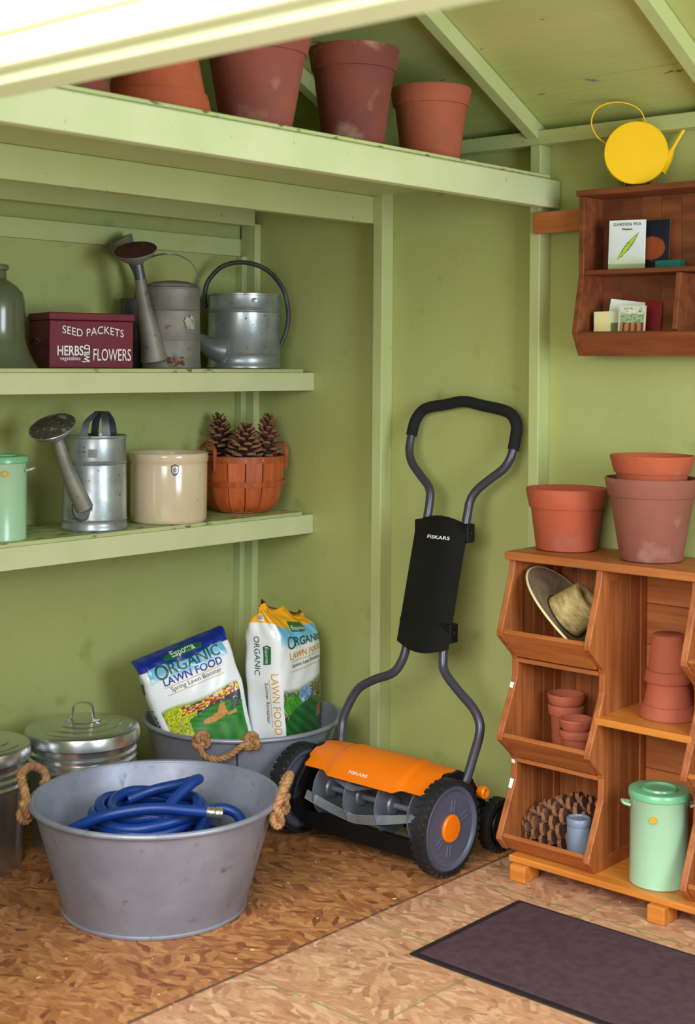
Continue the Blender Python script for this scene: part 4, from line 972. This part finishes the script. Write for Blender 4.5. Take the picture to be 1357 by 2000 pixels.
# =================================================================== PINE CONE + GREY CAN IN THE BOTTOM BIN, GREY CAN
pine_cone('giant pine cone lying on its side in the bottom left bin', (1.652, -.140, .158), (rad(0), rad(-103), rad(14)), .262, .092, 96, m_cone, taper=2.6)
gc = thing('grey_canister', 'small blue grey lidded canister beside the giant pine cone', 'canister', (1.632, -.258, .066))
MB().lathe([(.001, 0), (.031, 0), (.0335, .003), (.0335, .105), (.033, .107)], 40).build('canister_body', m_greycan, gc, smooth=True)
MB().lathe([(.0340, .106), (.0350, .108), (.0350, .124), (.032, .128), (.028, .127), (.026, .123), (.001, .122)], 40).build('lid', m_greycan, gc, smooth=True)

# =================================================================== WALL HUTCH
hu = thing('wall_hutch', 'red stained pine hutch shelf hung high on the right of the wall', 'shelf unit', (1.535, 0, 1.505))
HP = [(-.020, .470), (-.130, .470), (-.130, .240), (-.165, .068), (-.130, .0), (-.020, .0)]
HPx = [(a, b) for a, b in HP]
for x0 in (0, .60): MB().prism(HPx, 'x', x0, x0 + .018).build('side_panel', m_hutch, hu, bevel=.002)
B(-.006, .624, -.138, -.018, .4705, .488).build('top_board', m_hutch, hu, bevel=.002)
B(.0185, .5995, -.128, -.024, .238, .252).build('shelf', m_hutch, hu, bevel=.002)
B(.0185, .5995, -.132, -.024, .0, .014).build('bottom_board', m_hutch, hu)
MB().prism([(-.163, .066), (-.131, .002), (-.119, .008), (-.151, .072)], 'x', .0185, .5995).build('bin_front', m_hutch, hu, bevel=.002)
MB().prism([(-.128, .236), (-.151, .076), (-.024, .015), (-.024, .236)], 'x', .318, .334).build('divider', m_hutch, hu, bevel=.002)
for k in range(9): B(.0185 + k * .0645, .0185 + k * .0645 + .0635, -.0235, -.018, .001, .469).build('back_slat', m_hutch, hu, bevel=.001)
cl = B(1.338, 1.534, -.080, -.0605, 1.880, 1.945).build('mounting_rail', m_pineh, None, bevel=.002); tag(cl, 'short golden pine rail behind the hutch, crossing the wall stud', 'rail')

# seed packets
def packet(label, loc, rot, w_, h_, fn, th=.004, nu=40, nv=56, group='seed packets in the hutch'):
    t = thing('seed_packet', label, 'seed packet', loc, rot)
    v = []; f = []; cols = []
    for sgn in (0, 1):
        for j in range(nv):
            for i in range(nu):
                u, vv = i / (nu - 1), j / (nv - 1); pil = th / 2 * (1 - (2 * u - 1) ** 4) * (1 - (2 * vv - 1) ** 6) + .0004
                v.append(((u - .5) * w_, pil if sgn else -pil, vv * h_)); cols += list(srgb(fn(u, vv) if not sgn else (220, 220, 210)))
    n_ = nu * nv
    for j in range(nv - 1):
        for i in range(nu - 1):
            a = j * nu + i; f.append((a, a + 1, a + 1 + nu, a + nu)); f.append((n_ + a, n_ + a + nu, n_ + a + 1 + nu, n_ + a + 1))
    bd = [i for i in range(nu)] + [j * nu + nu - 1 for j in range(1, nv)] + [(nv - 1) * nu + i for i in range(nu - 2, -1, -1)] + [j * nu for j in range(nv - 2, 0, -1)]
    for a, b in zip(bd, bd[1:] + bd[:1]): f.append((b, a, a + n_, b + n_))
    me = D.meshes.new('packet_sheet'); me.from_pydata(v, [], f); me.materials.append(m_cardprint); ca = me.color_attributes.new('print', 'BYTE_COLOR', 'POINT'); ca.data.foreach_set('color', cols); me.update()
    o = D.objects.new('packet_sheet', me); COL.objects.link(o); o.parent = t; return t
def pea(u, v):
    base = mixc((196, 200, 206), (226, 228, 232), v) if v > .3 else mixc((176, 190, 140), (206, 210, 206), v / .3)
    if v > .97 or u < .02 or u > .98: base = (236, 238, 236)
    if v < .10: base = (150, 160, 118)
    # pod along a diagonal
    dx, dy = (u - .52) * .62, v - .45; a = rad(58); s_ = dx * cos(a) + dy * sin(a); t_ = -dx * sin(a) + dy * cos(a)
    if abs(s_) < .34:
        wd = .046 * (1 - (s_ / .34) ** 2) + .004
        if abs(t_) < wd:
            if abs(t_) < wd * .55 and (s_ * 22) % 1 > .3: return (196, 214, 70)
            return (100, 132, 30)
    return base
HB0 = 1.505
pk = packet('white Garden Pea seed packet with green pod standing on the hutch shelf', (1.678, -.100, HB0 + .2535), (rad(-5), 0, rad(16)), .108, .143, pea)
mapped(text_mb('GARDEN PEA', .0125, sx=.98, spacing=1.15), lambda x, y: (x, -.0035, .126 + y)).build('printed_lettering', m_inkb, pk)
mapped(text_mb('Western', .0085, bold=.0002), lambda x, y: (x, -.0035, .113 + y)).build('printed_lettering', m_matedge, pk)
def dkp(u, v):
    if ((u - .35) / .5) ** 2 + ((v - .42) / .24) ** 2 < 1: return (150, 70, 36)
    return (22, 26, 40)
packet('dark navy seed packet with orange picture behind the Garden Pea packet', (1.748, -.060, HB0 + .2535), (rad(-5), 0, rad(2)), .085, .142, dkp)
tb = tag(B(1.765, 1.842, -.090, -.055, HB0 + .2525, HB0 + .2525 + .022).build('small_carton', mat('teal card', (10, 104, 92), .5), bevel=.002), 'small teal carton lying beside the dark packet on the hutch shelf', 'box')
def carrots(u, v):
    if u < .06 or u > .94 or v > .95: return (206, 204, 186)
    if v > .80: return (214, 214, 190) if hsh(int(u * 30), int(v * 60)) > .25 else (110, 130, 90)
    if v > .62: return mixc((96, 128, 84), (180, 190, 150), hsh(int(u * 20), int(v * 30)))
    return (190, 118, 74) if sin(u * 26 + v * 5 * (u - .5)) > -.3 else (96, 60, 40)
z0 = HB0 + .015
packet('seed packet picturing a bunch of carrots, foremost in the lower hutch bin', (1.700, -.112, z0), (rad(-9), 0, rad(12)), .082, .133, carrots)
packet('red seed packet standing rearmost in the lower hutch bin', (1.690, -.052, z0), (rad(-5), rad(3), rad(8)), .125, .148, lambda u, v: (150, 26, 38))
packet('white seed packet with a blue picture tilted behind the carrot packet', (1.648, -.082, z0), (rad(-7), rad(7), rad(12)), .105, .150, lambda u, v: (40, 60, 160) if (abs(v - .62) < .13 - .2 * abs(u - .3) and u < .6) else (226, 228, 220))
packet('cream and green seed packet at the left end of the lower hutch bin', (1.625, -.106, z0), (rad(-8), rad(-2), rad(12)), .095, .118, lambda u, v: (226, 206, 150) if ((u - .28) / .28) ** 2 + ((v - .6) / .42) ** 2 < 1 else (96, 122, 70) if v < .7 else (206, 210, 180))

# =================================================================== YELLOW WATERING CAN
yc = thing('watering_can', 'yellow disc shaped watering can with thin handle on top of the hutch', 'watering can', (1.700, -.088, 1.994), (0, 0, rad(30)))
cz = .095; rr = .0905
q = Matrix.Translation((0, 0, cz)) @ Matrix.Rotation(rad(90), 4, 'X')
MB().lathe([(.001, .040), (rr - .002, .040), (rr, .038), (rr, -.038), (rr - .002, -.040), (.001, -.040)], 64, mtx=q).build('can_body', m_yellow, yc, smooth=True)
MB().tube(smooth_path([(.062, .012, .055), (.088, .010, .085), (.108, .005, .120), (.135, 0, .165), (.180, 0, .225), (.215, 0, .270)], 6), [.030 - .0245 * min(1, i / 11) for i in range(31)], 14).build('spout', m_yellow, yc, smooth=True)
strap([(-.080, 0, .125), (-.112, 0, .150), (-.128, 0, .190), (-.115, 0, .228), (-.075, 0, .246), (-.030, 0, .244), (.010, 0, .222), (.028, 0, .184)], (0, .014, 0), .003).build('handle', m_yellow, yc, smooth=True)
for x in (-.035, .040):
    MB().tube([(x, -.024, .0), (x * .9, -.024, .022)], .0045, 8).build('foot', m_yelldk, yc); MB().tube([(x, .024, .0), (x * .9, .024, .022)], .0045, 8).build('foot', m_yelldk, yc)

# groups of repeats
for o in list(D.objects):
    if 'category' not in o or 'group' in o: continue
    c = o['category']; z = o.location.z
    g = {'plant pot': 'clay pots on the loft' if z > 1.9 else 'clay pots on and in the pine cabinet', 'watering can': 'watering cans', 'tub': 'galvanised tubs', 'trash can': 'galvanised trash cans',
         'bag': 'lawn food bags in the corner tub', 'tin': 'mint green tins', 'shelf': 'pale green wall shelves', 'pine cone': 'pine cones in the basket' if z > .9 else None}.get(c)
    if g: o['group'] = g
